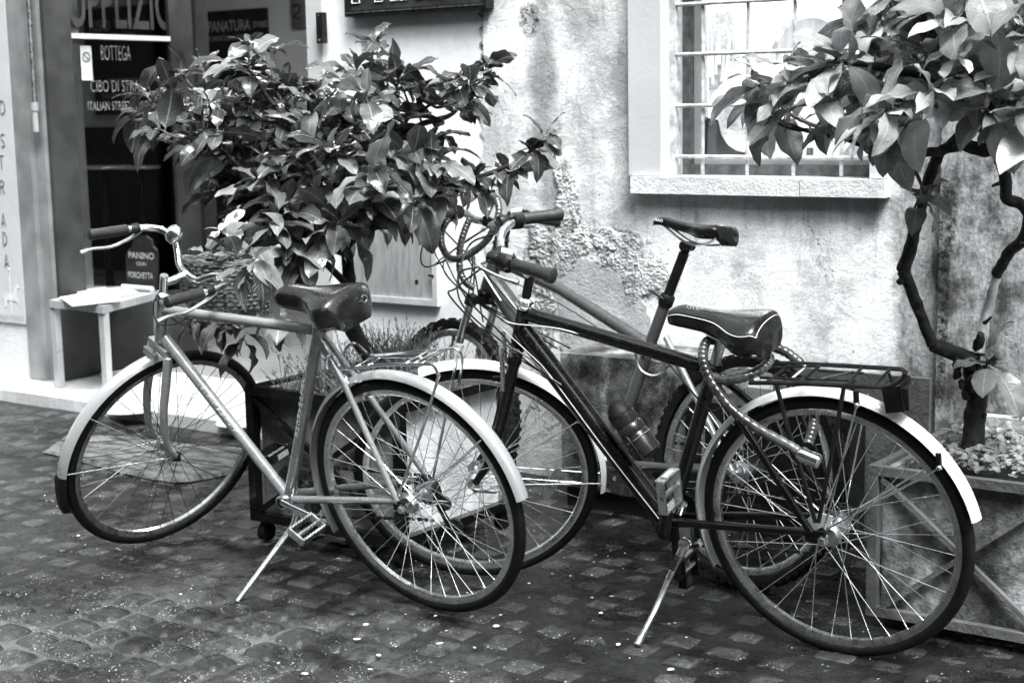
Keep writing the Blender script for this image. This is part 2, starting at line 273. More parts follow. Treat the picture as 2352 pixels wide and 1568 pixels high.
# ------------------------------------------------------------------ object helpers
WL = {}
def wl(o): return WL.get(o.name, Vector((0, 0, 0))) if o is not None else Vector((0, 0, 0))
def tag(o, label, cat, group=None, kind=None):
    o['label'] = label
    if cat: o['category'] = cat
    if group: o['group'] = group
    if kind: o['kind'] = kind
    return o
def thing(name, label, cat, loc, group=None):
    o = bpy.data.objects.new(name, None); COL.objects.link(o); o.location = loc; o.empty_display_size = .1; WL[o.name] = Vector(loc); return tag(o, label, cat, group)
def bark_relief(m, amp, sc):
    me_c = sum(m.v, Vector())/len(m.v)
    m.v = [p+Vector((mn.noise(p*sc), mn.noise(p*sc+Vector((7, 1, 3))), mn.noise(p*sc+Vector((2, 9, 5)))))*amp+Vector((mn.noise(p*sc*3.1), mn.noise(p*sc*3.1+Vector((7, 1, 3))), 0))*amp*.5 for p in m.v]
class MB:
    def __init__(s): s.v = []; s.f = []; s.uv = []
    def add(s, vs, fs, uvs=None):
        k = len(s.v); s.v += [Vector(p) for p in vs]; s.f += [tuple(i+k for i in f) for f in fs]
        s.uv += (uvs if uvs else [(0, 0)]*len(vs)); return s
    def box(s, x0, x1, y0, y1, z0, z1):
        vs = [(x, y, z) for z in (z0, z1) for y in (y0, y1) for x in (x0, x1)]
        return s.add(vs, [(0, 2, 3, 1), (4, 5, 7, 6), (0, 1, 5, 4), (2, 6, 7, 3), (0, 4, 6, 2), (1, 3, 7, 5)])
    def obox(s, c, ax, ay, az):     # oriented box: centre and three half axes
        c, ax, ay, az = map(Vector, (c, ax, ay, az))
        if ax.cross(ay).dot(az) < 0: ax = -ax
        vs = [c+ax*i+ay*j+az*k for k in (-1, 1) for j in (-1, 1) for i in (-1, 1)]
        return s.add(vs, [(0, 2, 3, 1), (4, 5, 7, 6), (0, 1, 5, 4), (2, 6, 7, 3), (0, 4, 6, 2), (1, 3, 7, 5)])
    def tube(s, path, r, seg=10, closed=False, flat=None):
        P = [Vector(p) for p in path]; m = len(P); rr = r if isinstance(r, (list, tuple)) else [r]*m
        T = []
        for i in range(m):
            a = P[(i-1) % m] if closed or i > 0 else P[0]; b = P[(i+1) % m] if closed or i < m-1 else P[-1]; t = (b-a); T.append(t.normalized() if t.length > 1e-9 else Vector((0, 0, 1)))
        u = T[0].orthogonal().normalized() if flat is None else (flat-T[0]*flat.dot(T[0])).normalized(); vs = []
        for i in range(m):
            u = (u-T[i]*u.dot(T[i])).normalized(); w = T[i].cross(u)
            for k in range(seg):
                a = 2*math.pi*k/seg; vs.append(P[i]+(u*math.cos(a)+w*math.sin(a))*rr[i])
        fs = []
        for i in range(m if closed else m-1):
            j = (i+1) % m
            for k in range(seg): l = (k+1) % seg; fs.append((i*seg+k, i*seg+l, j*seg+l, j*seg+k))
        if not closed: fs.append(tuple(range(seg))[::-1]); fs.append(tuple((m-1)*seg+k for k in range(seg)))
        return s.add(vs, fs)
    def lathe(s, o, ax, prof, seg=16):   # prof: (r, h) along axis
        o, ax = Vector(o), Vector(ax).normalized(); return s.tube([o+ax*h for r, h in prof], [max(r, 1e-5) for r, h in prof], seg)
    def sphere(s, c, r, seg=12, sq=(1, 1, 1)):
        vs, fs = [], []; m = seg//2
        for i in range(m+1):
            t = math.pi*i/m
            for k in range(seg): a = 2*math.pi*k/seg; vs.append(Vector(c)+Vector((math.sin(t)*math.cos(a)*r*sq[0], math.sin(t)*math.sin(a)*r*sq[1], math.cos(t)*r*sq[2])))
        for i in range(m):
            for k in range(seg): l = (k+1) % seg; fs.append((i*seg+k, (i+1)*seg+k, (i+1)*seg+l, i*seg+l))
        return s.add(vs, fs)
    def ring(s, o, e1, e2, nn, prof, a0=0., a1=2*math.pi, seg=72):   # prof closed loop (radius, offset)
        full = abs(a1-a0-2*math.pi) < 1e-6; cnt = seg if full else seg+1; m = len(prof); vs, fs = [], []
        for i in range(cnt):
            a = a0+(a1-a0)*i/seg; d = e1*math.cos(a)+e2*math.sin(a)
            for r, w in prof: vs.append(o+d*r+nn*w)
        for i in range(seg):
            j = (i+1) % cnt
            for k in range(m): l = (k+1) % m; fs.append((i*m+k, i*m+l, j*m+l, j*m+k))
        if not full: fs.append(tuple(range(m))); fs.append(tuple((cnt-1)*m+k for k in range(m))[::-1])
        return s.add(vs, fs)
    def build(s, name, mat, parent=None, smooth=True, label=None, origin=None, kind=None, auto=40):
        c = Vector(origin) if origin is not None else sum((s.v[i] for i in range(0, len(s.v), max(1, len(s.v)//200))), Vector())/len(range(0, len(s.v), max(1, len(s.v)//200)))
        me = bpy.data.meshes.new(name); me.from_pydata([p-c for p in s.v], [], s.f)
        if any(u != (0, 0) for u in s.uv[:50]):
            ul = me.uv_layers.new(name='UVMap'); li = np.empty(len(me.loops), dtype=np.int32); me.loops.foreach_get('vertex_index', li)
            ul.data.foreach_set('uv', np.array(s.uv, dtype=np.float32)[li].ravel())
        me.materials.append(MT[mat] if isinstance(mat, str) else mat)
        bm = bmesh.new(); bm.from_mesh(me); bmesh.ops.recalc_face_normals(bm, faces=bm.faces); 
        if smooth:
            for f in bm.faces: f.smooth = True
            for e in bm.edges:
                if len(e.link_faces) == 2 and e.calc_face_angle(0) > R_(auto): e.smooth = False
        bm.to_mesh(me); bm.free()
        o = bpy.data.objects.new(name, me); COL.objects.link(o); o.parent = parent; o.location = c-wl(parent); WL[o.name] = c
        if label: o['label'] = label
        if kind: o['kind'] = kind
        return o
def sm(path, k=6):     # Catmull-Rom through points
    P = [Vector(p) for p in path]; Q = [P[0]*2-P[1]]+P+[P[-1]*2-P[-2]]; out = []
    for i in range(1, len(Q)-2):
        a, b, c, d = Q[i-1:i+3]
        for j in range(k):
            t = j/k; out.append(.5*((2*b)+(c-a)*t+(2*a-5*b+4*c-d)*t*t+(3*b-a-3*c+d)*t**3))
    out.append(P[-1]); return out
def tube(name, path, r, mat, parent, seg=12, k=0, **kw):
    if k and isinstance(r, (list, tuple)):
        r = [r[min(len(r)-1, i//k)]*(1-(i % k)/k)+r[min(len(r)-1, i//k+1)]*((i % k)/k) for i in range(k*(len(path)-1)+1)]
    m = MB().tube(sm(path, k) if k else path, r, seg)
    if mat in ('bark', 'pale_bark'): bark_relief(m, .0045 if name != 'branch' else .003, 38)
    return m.build(name, mat, parent, **kw)
def text(name, s, o, ux, uy, size, mat, parent, outline=0., wrap=None, fit=None, label=None, center=True, ext=.0006, bold=0.):
    cu = bpy.data.curves.new(name, 'FONT'); cu.body = s; cu.size = 1; cu.resolution_u = 3; cu.offset = bold
    ob = bpy.data.objects.new(name, cu); COL.objects.link(ob); bpy.context.view_layer.update()
    me = bpy.data.meshes.new_from_object(ob); bpy.data.objects.remove(ob); 
    co = np.array([v.co[:] for v in me.vertices]); mn, mxx = co.min(0), co.max(0)
    ux, uy = Vector(ux).normalized(), Vector(uy).normalized(); nn = ux.cross(uy); W0 = mxx[0]-mn[0]; H0 = mxx[1]-mn[1]
    sx = sy = size/ H0
    if fit: sx = fit/W0
    vs = []
    for p in co:
        a = (p[0]-(mn[0]+mxx[0])/2)*sx; b = (p[1]-(mn[1]+mxx[1])/2)*sy
        if wrap: vs.append(Vector(o)+ux*a+uy*(wrap*math.sin(b/wrap))+nn*(wrap*math.cos(b/wrap)-wrap))
        else: vs.append(Vector(o)+ux*a+uy*b)
    fs = [tuple(p.vertices) for p in me.polygons]; bpy.data.meshes.remove(me)
    m = MB().add(vs, fs); return m.build(name, mat, parent, smooth=False, label=label)
def strokes(name, polys, o, ux, uy, r, mat, parent, sx=1., sy=1.):   # lettering drawn as thin raised strokes
    m = MB(); ux, uy = Vector(ux).normalized(), Vector(uy).normalized()
    for pl in polys: m.tube([Vector(o)+ux*(a*sx)+uy*(b*sy) for a, b in pl], r, 6)
    return m.build(name, mat, parent)

# ------------------------------------------------------------------ GROUND
YW = 4.62; YS = 4.80
def bl(x, y):   # how far the joints are worn out: near the lower left of the street
    d = math.hypot(x+2.9, y-2.2); return max(0., min(1., (1.15-d)/.5))
gx = np.linspace(-9, 4, 131); gy = np.linspace(-3, 5.2, 83)
g = MB(); vs = [Vector((x, y, -.0016-.009*bl(x, y)+.003*mn.noise(Vector((x*5, y*5, 0))))) for y in gy for x in gx]
g.add(vs, [(j*131+i, j*131+i+1, (j+1)*131+i+1, (j+1)*131+i) for j in range(82) for i in range(130)])
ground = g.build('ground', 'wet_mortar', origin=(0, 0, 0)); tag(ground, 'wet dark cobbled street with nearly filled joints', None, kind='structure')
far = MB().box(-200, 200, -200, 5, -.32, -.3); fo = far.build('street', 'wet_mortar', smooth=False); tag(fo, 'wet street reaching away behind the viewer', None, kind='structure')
stmesh = []
def stone_mesh(i):
    random.seed(100+i); q = 7; vs = []; cr = [(-.5+uni(-.05, .07), -.5+uni(-.05, .07)), (.5+uni(-.07, .05), -.5+uni(-.05, .07)), (.5+uni(-.07, .05), .5+uni(-.07, .05)), (-.5+uni(-.05, .07), .5+uni(-.07, .05))]
    def P(a, b): return [(cr[0][k]*(1-a)+cr[1][k]*a)*(1-b)+(cr[3][k]*(1-a)+cr[2][k]*a)*b for k in (0, 1)]
    h = [[uni(-.0012, .0012) for _ in range(q)] for _ in range(q)]
    for j in range(q):
        for i2 in range(q):
            a, b = i2/(q-1), j/(q-1); u, v = 2*a-1, 2*b-1; rr = 1-.07*(abs(u)*abs(v))**2
            x, y = P(.5+u*rr/2, .5+v*rr/2); e = max(abs(u), abs(v)); z = -.03 if e > .99 else (-.0018*(u*u+v*v)-.002*(e>.7)+h[j][i2])
            s_ = 1. if e > .99 else .97; vs.append((x*s_*.122, y*s_*.122, z))
    me = bpy.data.meshes.new('stone'); me.from_pydata(vs, [], [(j*q+i2, j*q+i2+1, (j+1)*q+i2+1, (j+1)*q+i2) for j in range(q-1) for i2 in range(q-1)])
    me.polygons.foreach_set('use_smooth', [True]*len(me.polygons)); me.materials.append(MT['wet_stone']); return me
for i in range(9): stmesh.append(stone_mesh(i))
random.seed(11); cells = []
yy = 1.7; row = 0
while yy < 4.5:
    xx = -7.5+uni(0, .14)
    while xx < .2:
        w_ = uni(.1, .145); P = Vector((xx+w_/2, yy+.02*math.sin(xx*2.1)+.008*math.sin(xx*7+yy*5), 0))
        d = P-CAM; zz = d.dot(FW); ix = 1176+F_*d.dot(RT)/zz; iy = 784-F_*d.dot(UP)/zz
        if -90 < ix < 2440 and iy < 1680: cells.append((d.length-.6*bl(P.x, P.y), P, w_))
        xx += w_+.006
    yy += .124; row += 1
cells.sort(key=lambda c: c[0]); rest = MB()
for k, (d, P, w_) in enumerate(cells):
    b = bl(P.x, P.y); z = uni(-.0018, .0022)-.0005*(1-b)+.002*b; me = stmesh[random.randrange(9)]; ang = random.choice((0, math.pi/2, math.pi, 1.5*math.pi))+uni(-.07, .07)
    if k < 300:
        o = bpy.data.objects.new('stone', me); COL.objects.link(o); o.parent = ground; o.location = (P.x, P.y, z); o.rotation_euler = (uni(-.02, .02), uni(-.02, .02), ang); o.scale = (w_/.122, uni(.93, 1.03), 1)
    else:
        mt = Matrix.Translation((P.x, P.y, z)) @ Matrix.Rotation(ang, 4, 'Z'); rest.add([mt @ v.co for v in me.vertices], [tuple(p.vertices) for p in me.polygons])
rest.build('stone', 'wet_stone', ground, kind='stuff')
# specks of grit and fallen petals
random.seed(5); gr = MB()
def flake(x, y, r, m):
    k = random.choice((5, 6, 7)); a0 = uni(0, 6); st = uni(.5, .9); th = uni(0, 3)
    vs = []
    for z in (.0, 1.):
        for i in range(k):
            a = a0+2*math.pi*i/k; q = r*uni(.7, 1.1); u, v = q*math.cos(a), q*st*math.sin(a); vs.append((x+u*math.cos(th)-v*math.sin(th), y+u*math.sin(th)+v*math.cos(th), .0035+z*min(.0016, r*.3)+uni(0, .0006)))
    m.add(vs, [tuple(range(k))[::-1], tuple(range(k, 2*k))]+[(i, (i+1) % k, k+(i+1) % k, k+i) for i in range(k)])
for i in range(2300):
    x, y = uni(-6.3, -.6), uni(2.0, 4.5); c = math.sin(x*7+2*math.sin(y*5))*math.sin(y*9+x*3)
    if rnd() < .35+.6*c: flake(x, y, uni(.0012, .0036), gr)
tag(gr.build('grit', 'pebble', smooth=False), 'pale grit and specks scattered over the wet street', None, kind='stuff')
pt = MB()
for (x, y, r) in [(840, 1437, .011), (1150, 1415, .007), (1380, 1410, .008), (1405, 1372, .007), (850, 1540, .008), (1420, 1483, .012), (1010, 1480, .01), (1090, 1490, .006), (870, 1508, .009), (1360, 1375, .005), (1268, 1320, .006), (270, 1262, .006), (415, 1367, .006), (180, 1232, .008), (275, 1265, .008), (1085, 1418, .008), (1215, 1342, .006), (1540, 1540, .01), (1140, 1440, .01), (700, 1550, .01), (820, 1470, .012), (640, 1525, .008), (955, 1360, .006), (1310, 1325, .006), (1000, 1417, .006)]:
    P = onz(x, y); flake(P.x, P.y, r, pt)
tag(pt.build('petals', 'paper', smooth=False), 'fallen pale petals and gum spots lying flat on the wet street', None, kind='stuff')

# ------------------------------------------------------------------ BUILDING with window and shop front
bld = thing('building', 'weathered plaster building with a barred white-framed window and a shop doorway', 'building', (-2.6, YW, 0))
def WX(x, y, Y=YW): p = ony(x, y, Y); return p.x, p.z
wl0 = WX(1515, 200)[0]; wr0 = WX(1999, 300)[0]; wb = WX(1700, 404)[1]; wt = 2.25     # window opening
pil = WX(741, 200)[0]; TOP = 3.2
pr = WX(1108, 80)[0]; rc = WX(2163, 700)[0]
w = MB()
w.box(pr, wl0, YW, YW+.35, -.1, TOP).box(wl0, wr0, YW, YW+.35, -.1, wb-.03).box(wl0, wr0, YW, YW+.35, wt, TOP).box(wr0, rc, YW, YW+.35, -.1, TOP)
w.build('plaster_wall', 'old_plaster', bld, smooth=False)
w = MB().box(rc, 3.5, YW-.035, YW+.35, -.1, TOP); w.build('plaster_pier', 'old_plaster', bld, smooth=False, label='rough mottled grey pier at the right')
w = MB().box(pil, pr, YW, YW+.35, -.1, TOP); w.build('smooth_wall_panel', 'smooth_plaster', bld, smooth=False, label='smooth pale plaster beside the shop doorway')
# ragged edge of the older render over the smooth panel
random.seed(3); rg = MB(); z = 0.; pts = []
while z < TOP: pts.append((pr+uni(-.02, .012), z)); z += uni(.01, .03)
vs = [(x, YW-.006, z) for x, z in pts]+[(pr+.05, YW-.006, z) for x, z in pts]+[(x+.004, YW+.01, z) for x, z in pts]; m_ = len(pts)
rg.add(vs, [(i, m_+i, m_+i+1, i+1) for i in range(m_-1)]+[(i, i+1, 2*m_+i+1, 2*m_+i) for i in range(m_-1)])
rg.build('render_edge', 'old_plaster', bld, smooth=False)
# cement repair with a broken outline, proud of the wall
out = [(1292, 798), (1288, 730), (1262, 640), (1283, 600), (1300, 588), (1330, 590), (1362, 598), (1400, 612), (1432, 630), (1458, 660), (1478, 690), (1490, 730), (1495, 780), (1480, 830), (1290, 835)]
op = []
for i in range(len(out)):
    a, b = out[i], out[(i+1) % len(out)]
    for t in (0, .33, .66): op.append(WX(a[0]*(1-t)+b[0]*t+uni(-7, 7), a[1]*(1-t)+b[1]*t+uni(-7, 7)))
k = len(op); cp = MB(); cp.add([(x, YW-.004, z) for x, z in op]+[(x, YW+.01, z) for x, z in op], [tuple(range(k))]+[(i, (i+1) % k, k+(i+1) % k, k+i) for i in range(k)])
cp.build('cement_patch', 'cement', bld, smooth=False)
# crumbling render: a real relief where the plaster has broken away
cr_m = MB(); nx_, nz_ = 330, 300; xa, _ = WX(1165, 600); xb, _ = WX(1570, 600); _, za = WX(1350, 800); _, zb_ = WX(1350, 390)
blobs = [(1300, 470, .05, .17), (1275, 575, .11, .10), (1400, 555, .14, .045), (1480, 640, .09, .08), (1250, 700, .05, .15), (1330, 560, .10, .06), (1425, 600, .1, .05)]
bw_ = [(WX(a, b), c, d) for a, b, c, d in blobs]; idx = {}; vs, fs = [], []
def cmask(x, z):
    m = -9.
    for (bx_, bz_), rx_, rz_ in bw_: m = max(m, 1-math.hypot((x-bx_)/rx_, (z-bz_)/rz_))
    return m+.62*mn.fractal(Vector((x*12, 3, z*12)), .7, 2.1, 6)
for jz in range(nz_):
    for ix_ in range(nx_):
        x = xa+(xb-xa)*ix_/(nx_-1); z = za+(zb_-za)*jz/(nz_-1); m = cmask(x, z)
        if m > -.03:
            e = max(0., min(1., m/.18)); h = .0028*mn.fractal(Vector((x*120, 0, z*120)), .5, 2.2, 3)+.0035*mn.fractal(Vector((x*34, 1, z*34)), .6, 2.1, 4)
            idx[(ix_, jz)] = len(vs); vs.append((x, YW-.0006-e*max(.0003, .0045+h), z))
for (ix_, jz), k in idx.items():
    q = [(ix_, jz), (ix_+1, jz), (ix_+1, jz+1), (ix_, jz+1)]
    if all(t in idx for t in q): fs.append(tuple(idx[t] for t in q))
cr_m.add(vs, fs); cr_m.build('crumbling_render', 'rubble', bld, auto=60)

# ---- window
win = MB()
fy = YW-.03
jl0, jl1 = WX(1443, 200, fy)[0], WX(1517, 200, fy)[0]; jr1 = WX(2031, 400, fy)[0]; jr0 = WX(1997, 400, fy)[0]
sz1 = WX(1700, 408, fy)[1]; sz0 = WX(1700, 449, fy-.02)[1]
win.box(jl0, jl1, fy, YW+.16, sz1+.002, wt+.1).box(jr0, jr1, fy, YW+.16, sz1+.002, wt+.1).box(jl1, jr0, fy, YW+.16, wt, wt+.1)
window = win.build('window', 'stone_white', bld, smooth=False, label='barred window in a white stone surround')
cx_ = WX(1842, 430, fy)[0]; sx0 = WX(1448, 440, fy-.02)[0]; sx1 = WX(2031, 457, fy-.02)[0]
MB().box(sx0, cx_-.002, fy-.02, YW+.2, sz0, sz1).build('sill_slab', 'sill_stone', window, smooth=False)
MB().box(cx_+.002, sx1, fy-.02, YW+.2, sz0+.001, sz1-.001).build('sill_slab', 'sill_stone', window, smooth=False)
yg = YW+.05      # plane of the grille
for i, px in enumerate((1614, 1717, 1824, 1935)):
    x = WX(px, 200, yg)[0]; MB().tube([(x, yg, sz1+.005), (x+.001, yg, 1.5), (x, yg, wt)], .0068, 8).build('bar', 'iron_bar', window)
for i, py in enumerate((8, 124, 243, 361, -110, -225)):
    z = WX(1640, py, yg-.012)[1]
    if z < wt: MB().tube([(jl1-.001, yg-.012, z+.002), ((jl1+jr0)/2, yg-.013, z), (jr0+.001, yg-.012, z)], .0068, 8).build('bar', 'iron_bar', window)
MB().box(jl1, jl1+.022, yg-.02, yg+.02, sz1, wt).build('grille_frame', 'iron_bar', window, smooth=False)
ysash = YW+.12; fx0 = jl1+.0; f2 = .045
sash = MB().box(fx0, fx0+.028, ysash, ysash+.05, sz1, wt).box(fx0+.028, jr0, ysash, ysash+.05, sz1, sz1+.035)
sash.build('sash_frame', 'window_wood', window, smooth=False)
MB().box(fx0+.030, fx0+.062, ysash+.03, ysash+.07, sz1+.036, wt).box(fx0+.062, jr0, ysash+.03, ysash+.07, sz1+.036, sz1+.055).build('sash_frame', 'table_metal', window, smooth=False)
MB().box(fx0+.062, jr0, ysash+.045, ysash+.049, sz1+.055, wt).build('pane', 'window_glass', window, smooth=False)
bx, bz = fx0+.062, sz1+.056     # curved bracket in the corner
pts = [(0, 0), (.16, 0), (.16, .018), (.12, .025), (.085, .045), (.06, .08), (.048, .13), (.0, .14)]; kk = len(pts)
MB().add([(bx+a, y, bz+b) for y in (ysash+.055, ysash+.075) for a, b in pts], [tuple(range(kk)), tuple(range(kk, 2*kk))[::-1]]+[(i, (i+1) % kk, kk+(i+1) % kk, kk+i) for i in range(kk)]).build('corner_bracket', 'table_metal', window, smooth=False)
# ---- bright room behind the window
rx0, rx1, ry1 = -3.02, wr0+.5, YW+.95
rm = MB().box(rx0-.1, rx1+.1, ry1, ry1+.05, .6, 2.7).box(rx0-.1, rx0, YW+.351, ry1, .6, 2.7).box(rx1, rx1+.1, YW+.351, ry1, .6, 2.7).box(rx0, rx1, YW+.351, ry1, 2.6, 2.7).box(rx0, rx1, YW+.351, ry1, .6, .7)
rm.build('room', 'room_wall', bld, smooth=False)
lp = MB().box(rx0+.2, rx1-.3, YW+.45, ry1-.1, 2.5, 2.53); lp = lp.build('unseen_lamp_panel', 'lamp_panel', smooth=False); tag(lp, 'bright ceiling lamp panel lighting the room behind the barred window', 'lamp')
pf = thing('picture', 'framed picture of standing bottles hanging on the white wall inside the window', 'picture', ony(1655, 110, ry1-.03))
a, b = ony(1610, 30, ry1-.03), ony(1682, 205, ry1-.03)
MB().box(a.x, b.x, ry1-.03, ry1-.005, b.z, a.z).build('backing', 'dim_print', pf, smooth=False)
pm = MB()
for i in range(7):
    x = a.x+.03+i*(b.x-a.x-.06)/6; z = uni(b.z+.02, b.z+.1); h = uni(.1, .2); pm.tube([(x, ry1-.033, z), (x+uni(-.03, .03), ry1-.033, z+h)], [.009, .004], 6)
pm.build('printed_bottles', 'paper', pf)
vs_ = thing('vase', 'round striped glass vase standing inside the window', 'vase', ony(1690, 235, YW+.6))
c = ony(1690, 235, YW+.6); MB().lathe((c.x, c.y, c.z-.12), (0, 0, 1), [(.04, 0), (.085, .03), (.1, .09), (.085, .15), (.04, .2), (.025, .25), (.03, .27)], 20).build('vase_body', 'vase_glaze', vs_)
sh = MB(); zs = ony(1900, 395, YW+.5).z-.05; sh.box(wl0+.1, wr0, YW+.36, YW+.7, zs-.02, zs); sh = sh.build('display_shelf', 'table_metal', smooth=False); tag(sh, 'low display shelf just inside the barred window', 'shelf')
random.seed(9)
for i, px in enumerate((1650, 1760, 1800, 1860, 1905, 1960)):
    p = ony(px, 360, YW+.5); m = MB(); h = uni(.1, .2); r = uni(.02, .035)
    m.lathe((p.x, p.y, zs+.001), (0, 0, 1), [(r*.9, 0), (r, .01), (r, h*.6), (r*.4, h*.75), (r*.35, h)], 14)
    desc = ['tall checked bottle', 'short pale jar', 'slim grey bottle', 'squat dark jar', 'patterned small bottle', 'wide jar'][i]
    places = ['at the left end of the shelf behind the first bar gap', 'second on the display shelf behind the leaves', 'third on the display shelf behind the leaves', 'fourth on the display shelf', 'fifth on the display shelf', 'at the right end of the display shelf'][i]
    o = m.build('jar', random.choice(['vase_glaze', 'dim_print', 'grey_board']), None); tag(o, desc+' '+places, 'jar', 'jars on the window shelf')
cl = thing('wall_clock', 'large round-topped mirror frame seen behind the upper leaves in the window', 'mirror', ony(1860, 130, YW+.8)); c = ony(1860, 130, YW+.8)
MB().ring(c, Vector((1, 0, 0)), Vector((0, 0, 1)), Vector((0, -1, 0)), [(.155, -.01), (.17, 0), (.155, .012), (.14, 0)], seg=40).build('rim', 'chrome', cl)
MB().lathe(c, (0, 1, 0), [(.15, 0), (.15, .01)], 40).build('glass_disc', 'zinc', cl)

# ---- doorway jamb and step
jx0, jx1 = WX(705, 100, YW-.02)[0], WX(741, 100, YW-.02)[0]
MB().box(jx0, jx1-.001, YW-.02, YW+.36, .05, TOP).build('door_jamb', 'stone_white', bld, smooth=False)
st = thing('doorstep', 'white marble doorstep slab in front of the shop doorway', 'step', (-4.9, 4.7, 0)); 
s0 = -7.5; s1 = jx1+.0
for a, b in ((s0, onz(205, 945).x), (onz(205, 945).x+.003, onz(640, 1010).x), (onz(640, 1010).x+.003, s1)):
    MB().box(a, b, 4.53, 5.3, -.02, .052).build('slab', 'marble', st, smooth=False)
p = onz(300, 938, .05)
for px, py, r in ((300, 938, .14), (560, 970, .12)):
    p = onz(px, py, .0535); tag(MB().lathe(p, (0, 0, 1), [(.001, -.001), (r, -.001), (r, .002), (.001, .002)], 20).build('floor_recess', 'cement', None), ['oval worn grey patch at the left of the marble doorstep', 'oval worn grey patch at the right of the marble doorstep'][px > 400], 'floor patch', 'worn patches on the doorstep')
# ---- left wall with poster
plx = ony(38, 400, YS).x
MB().box(-9.5, plx, YS, YS+.3, .0, TOP).build('left_wall', 'poster_wall', bld, smooth=False)
po = thing('poster', 'tall white shop poster with spaced vertical lettering and a grey carousel horse', 'poster', ony(20, 500, YS-.01))
pa, pb = ony(-60, -260, YS-.012), ony(61, 744, YS-.012); pxr = ony(60, 740, YS-.012).x
MB().box(pxr-.62, pxr-.004, YS-.012, YS-.001, pb.z, 2.6).build('poster_board', 'paper', po, smooth=False)
AX, AZ = Vector((1, 0, 0)), Vector((0, 0, 1))
yl = YS-.0145
L = {'O': [[(.5*math.cos(a/12*6.283), .5+.5*math.sin(a/12*6.283)) for a in range(13)]], 'S': [[(.4, .9), (.1, 1), (-.3, .85), (-.3, .65), (.2, .4), (.3, .15), (0, 0), (-.35, .1)]], 'T': [[(-.5, 1), (.5, 1)], [(0, 1), (0, 0)]],
     'R': [[(-.4, 0), (-.4, 1), (.1, 1), (.35, .85), (.3, .6), (-.4, .5)], [(0, .52), (.4, 0)]], 'A': [[(-.4, 0), (0, 1), (.4, 0)], [(-.25, .3), (.25, .3)]], 'D': [[(-.35, 0), (-.35, 1), (.05, .95), (.35, .7), (.35, .3), (.05, .05), (-.35, 0)]]}
for chs, (x, y) in zip('OSTRADA', ((6, 262), (7, 338), (4, 388), (6, 445), (9, 520), (12, 563), (16, 614))):
    p = ony(x, y, yl); h = .066; strokes('letter', [[(a*.55*h*1.1, (b-0)*h) for a, b in q] for q in L[chs]], p, AX, AZ, .0022, 'dark_print', po)
p = ony(10, 728, yl); text('lettering', 'ITALIAN STREET FOOD', (pxr-.20, yl, p.z), AX, AZ, .022, 'dim_print', po, fit=.36)
hx, hz = pxr-.085, ony(30, 685, yl).z     # little carousel horse and its pole
hp = [(-.09, .0), (-.075, .03), (-.03, .025), (0, .028), (.02, .06), (.035, .075), (.055, .06), (.05, .05), (.035, .05), (.03, .01), (.05, -.02), (.06, -.04), (.045, -.035), (.025, -.015), (-.02, -.012), (-.05, -.015), (-.06, -.045), (-.08, -.05), (-.07, -.03), (-.075, -.01)]
MB().add([(hx+a, yl, hz+b) for a, b in hp], [tuple(range(len(hp)))]).build('printed_horse', 'horse_print', po, smooth=False)
MB().tube([(hx-.02, yl, hz-.08), (hx-.02, yl, hz+.14)], .0018, 6).sphere((hx-.02, yl, hz+.145), .006, 8).build('printed_pole', 'horse_print', po)
# ---- door frame posts (dull brown) and hinge rod
def post(px0, px1, py, y0, y1, mat, nm='door_frame', z0=.055): a, b = ony(px0, py, y0).x, ony(px1, py, y0).x; return MB().box(a, b, y0, y1, z0, TOP).build(nm, mat, bld, smooth=False)
post(38.4, 73, 400, YS-.01, YS+.2, 'door_paint'); post(76, 83, 400, YS+.03, YS+.2, 'dark_door_paint'); post(86, 106, 400, YS+.02, YS+.2, 'door_paint'); post(107, 113, 400, YS+.06, YS+.2, 'shop_dark'); post(114, 122, 400, YS+.04, YS+.2, 'dark_door_paint')
q = ony(72, 100, YS-.02); q2 = ony(80, 245, YS-.02); MB().tube([(q2.x-.0, YS-.02, q2.z), (q2.x, YS-.02, TOP)], .012, 10).build('hinge_rod', 'alloy', bld)
MB().lathe((q2.x, YS-.022, q2.z-.12), (0, 0, 1), [(.014, 0), (.014, .1), (.018, .1), (.018, .14)], 12).build('hinge', 'table_metal', bld)
# ---- inward-opened glazed leaf
dl = onz(131, 871, .06); XD = dl.x
leaf_far = onx(421, 400, XD).y; leaf_near = dl.y; zt = onx(409, 91, XD).z
door = MB().box(XD-.025, XD+.025, leaf_near, leaf_near+.025, .065, TOP).build('glazed_door', 'door_paint', bld, smooth=False, label='glazed shop door standing open inward')
MB().box(XD-.025, XD+.025, leaf_far-.07, leaf_far+.09, .065, TOP).build('stile', 'dark_door_paint', door, smooth=False)
MB().box(XD-.024, XD+.024, leaf_near+.025, leaf_far-.07, .065, .42).build('bottom_panel', 'dark_door_paint', door, smooth=False)
MB().box(XD-.03, XD+.03, leaf_near+.025, leaf_far-.07, zt-.012, zt+.012).build('transom_bar', 'stone_white', door, smooth=False)
MB().box(XD-.004, XD+.004, leaf_near+.025, leaf_far-.07, .42, TOP).build('pane', 'window_glass', door, smooth=False)
yfe = onx(204, 400, XD).y; MB().box(XD-.016, XD-.012, leaf_near+.025, yfe, .42, TOP-.1).build('reflection_strip', 'reflection_tone', door, smooth=False)  # added strip behind the pane, the glass reflection put into its colour
AY = Vector((0, 1, 0))
def dtext(s, px0, px1, py, hpx, mat, bold=0.):
    a, b = onx(px0, py, XD+.006), onx(px1, py, XD+.006); c = (a+b)/2; s1 = onx((px0+px1)/2, py-hpx/2, XD+.006).z-onx((px0+px1)/2, py+hpx/2, XD+.006).z
    return text('lettering', s, (XD+.006, c.y, onx((px0+px1)/2, py, XD+.006).z), AY, AZ, s1, mat, door, fit=abs(b.y-a.y), bold=bold)
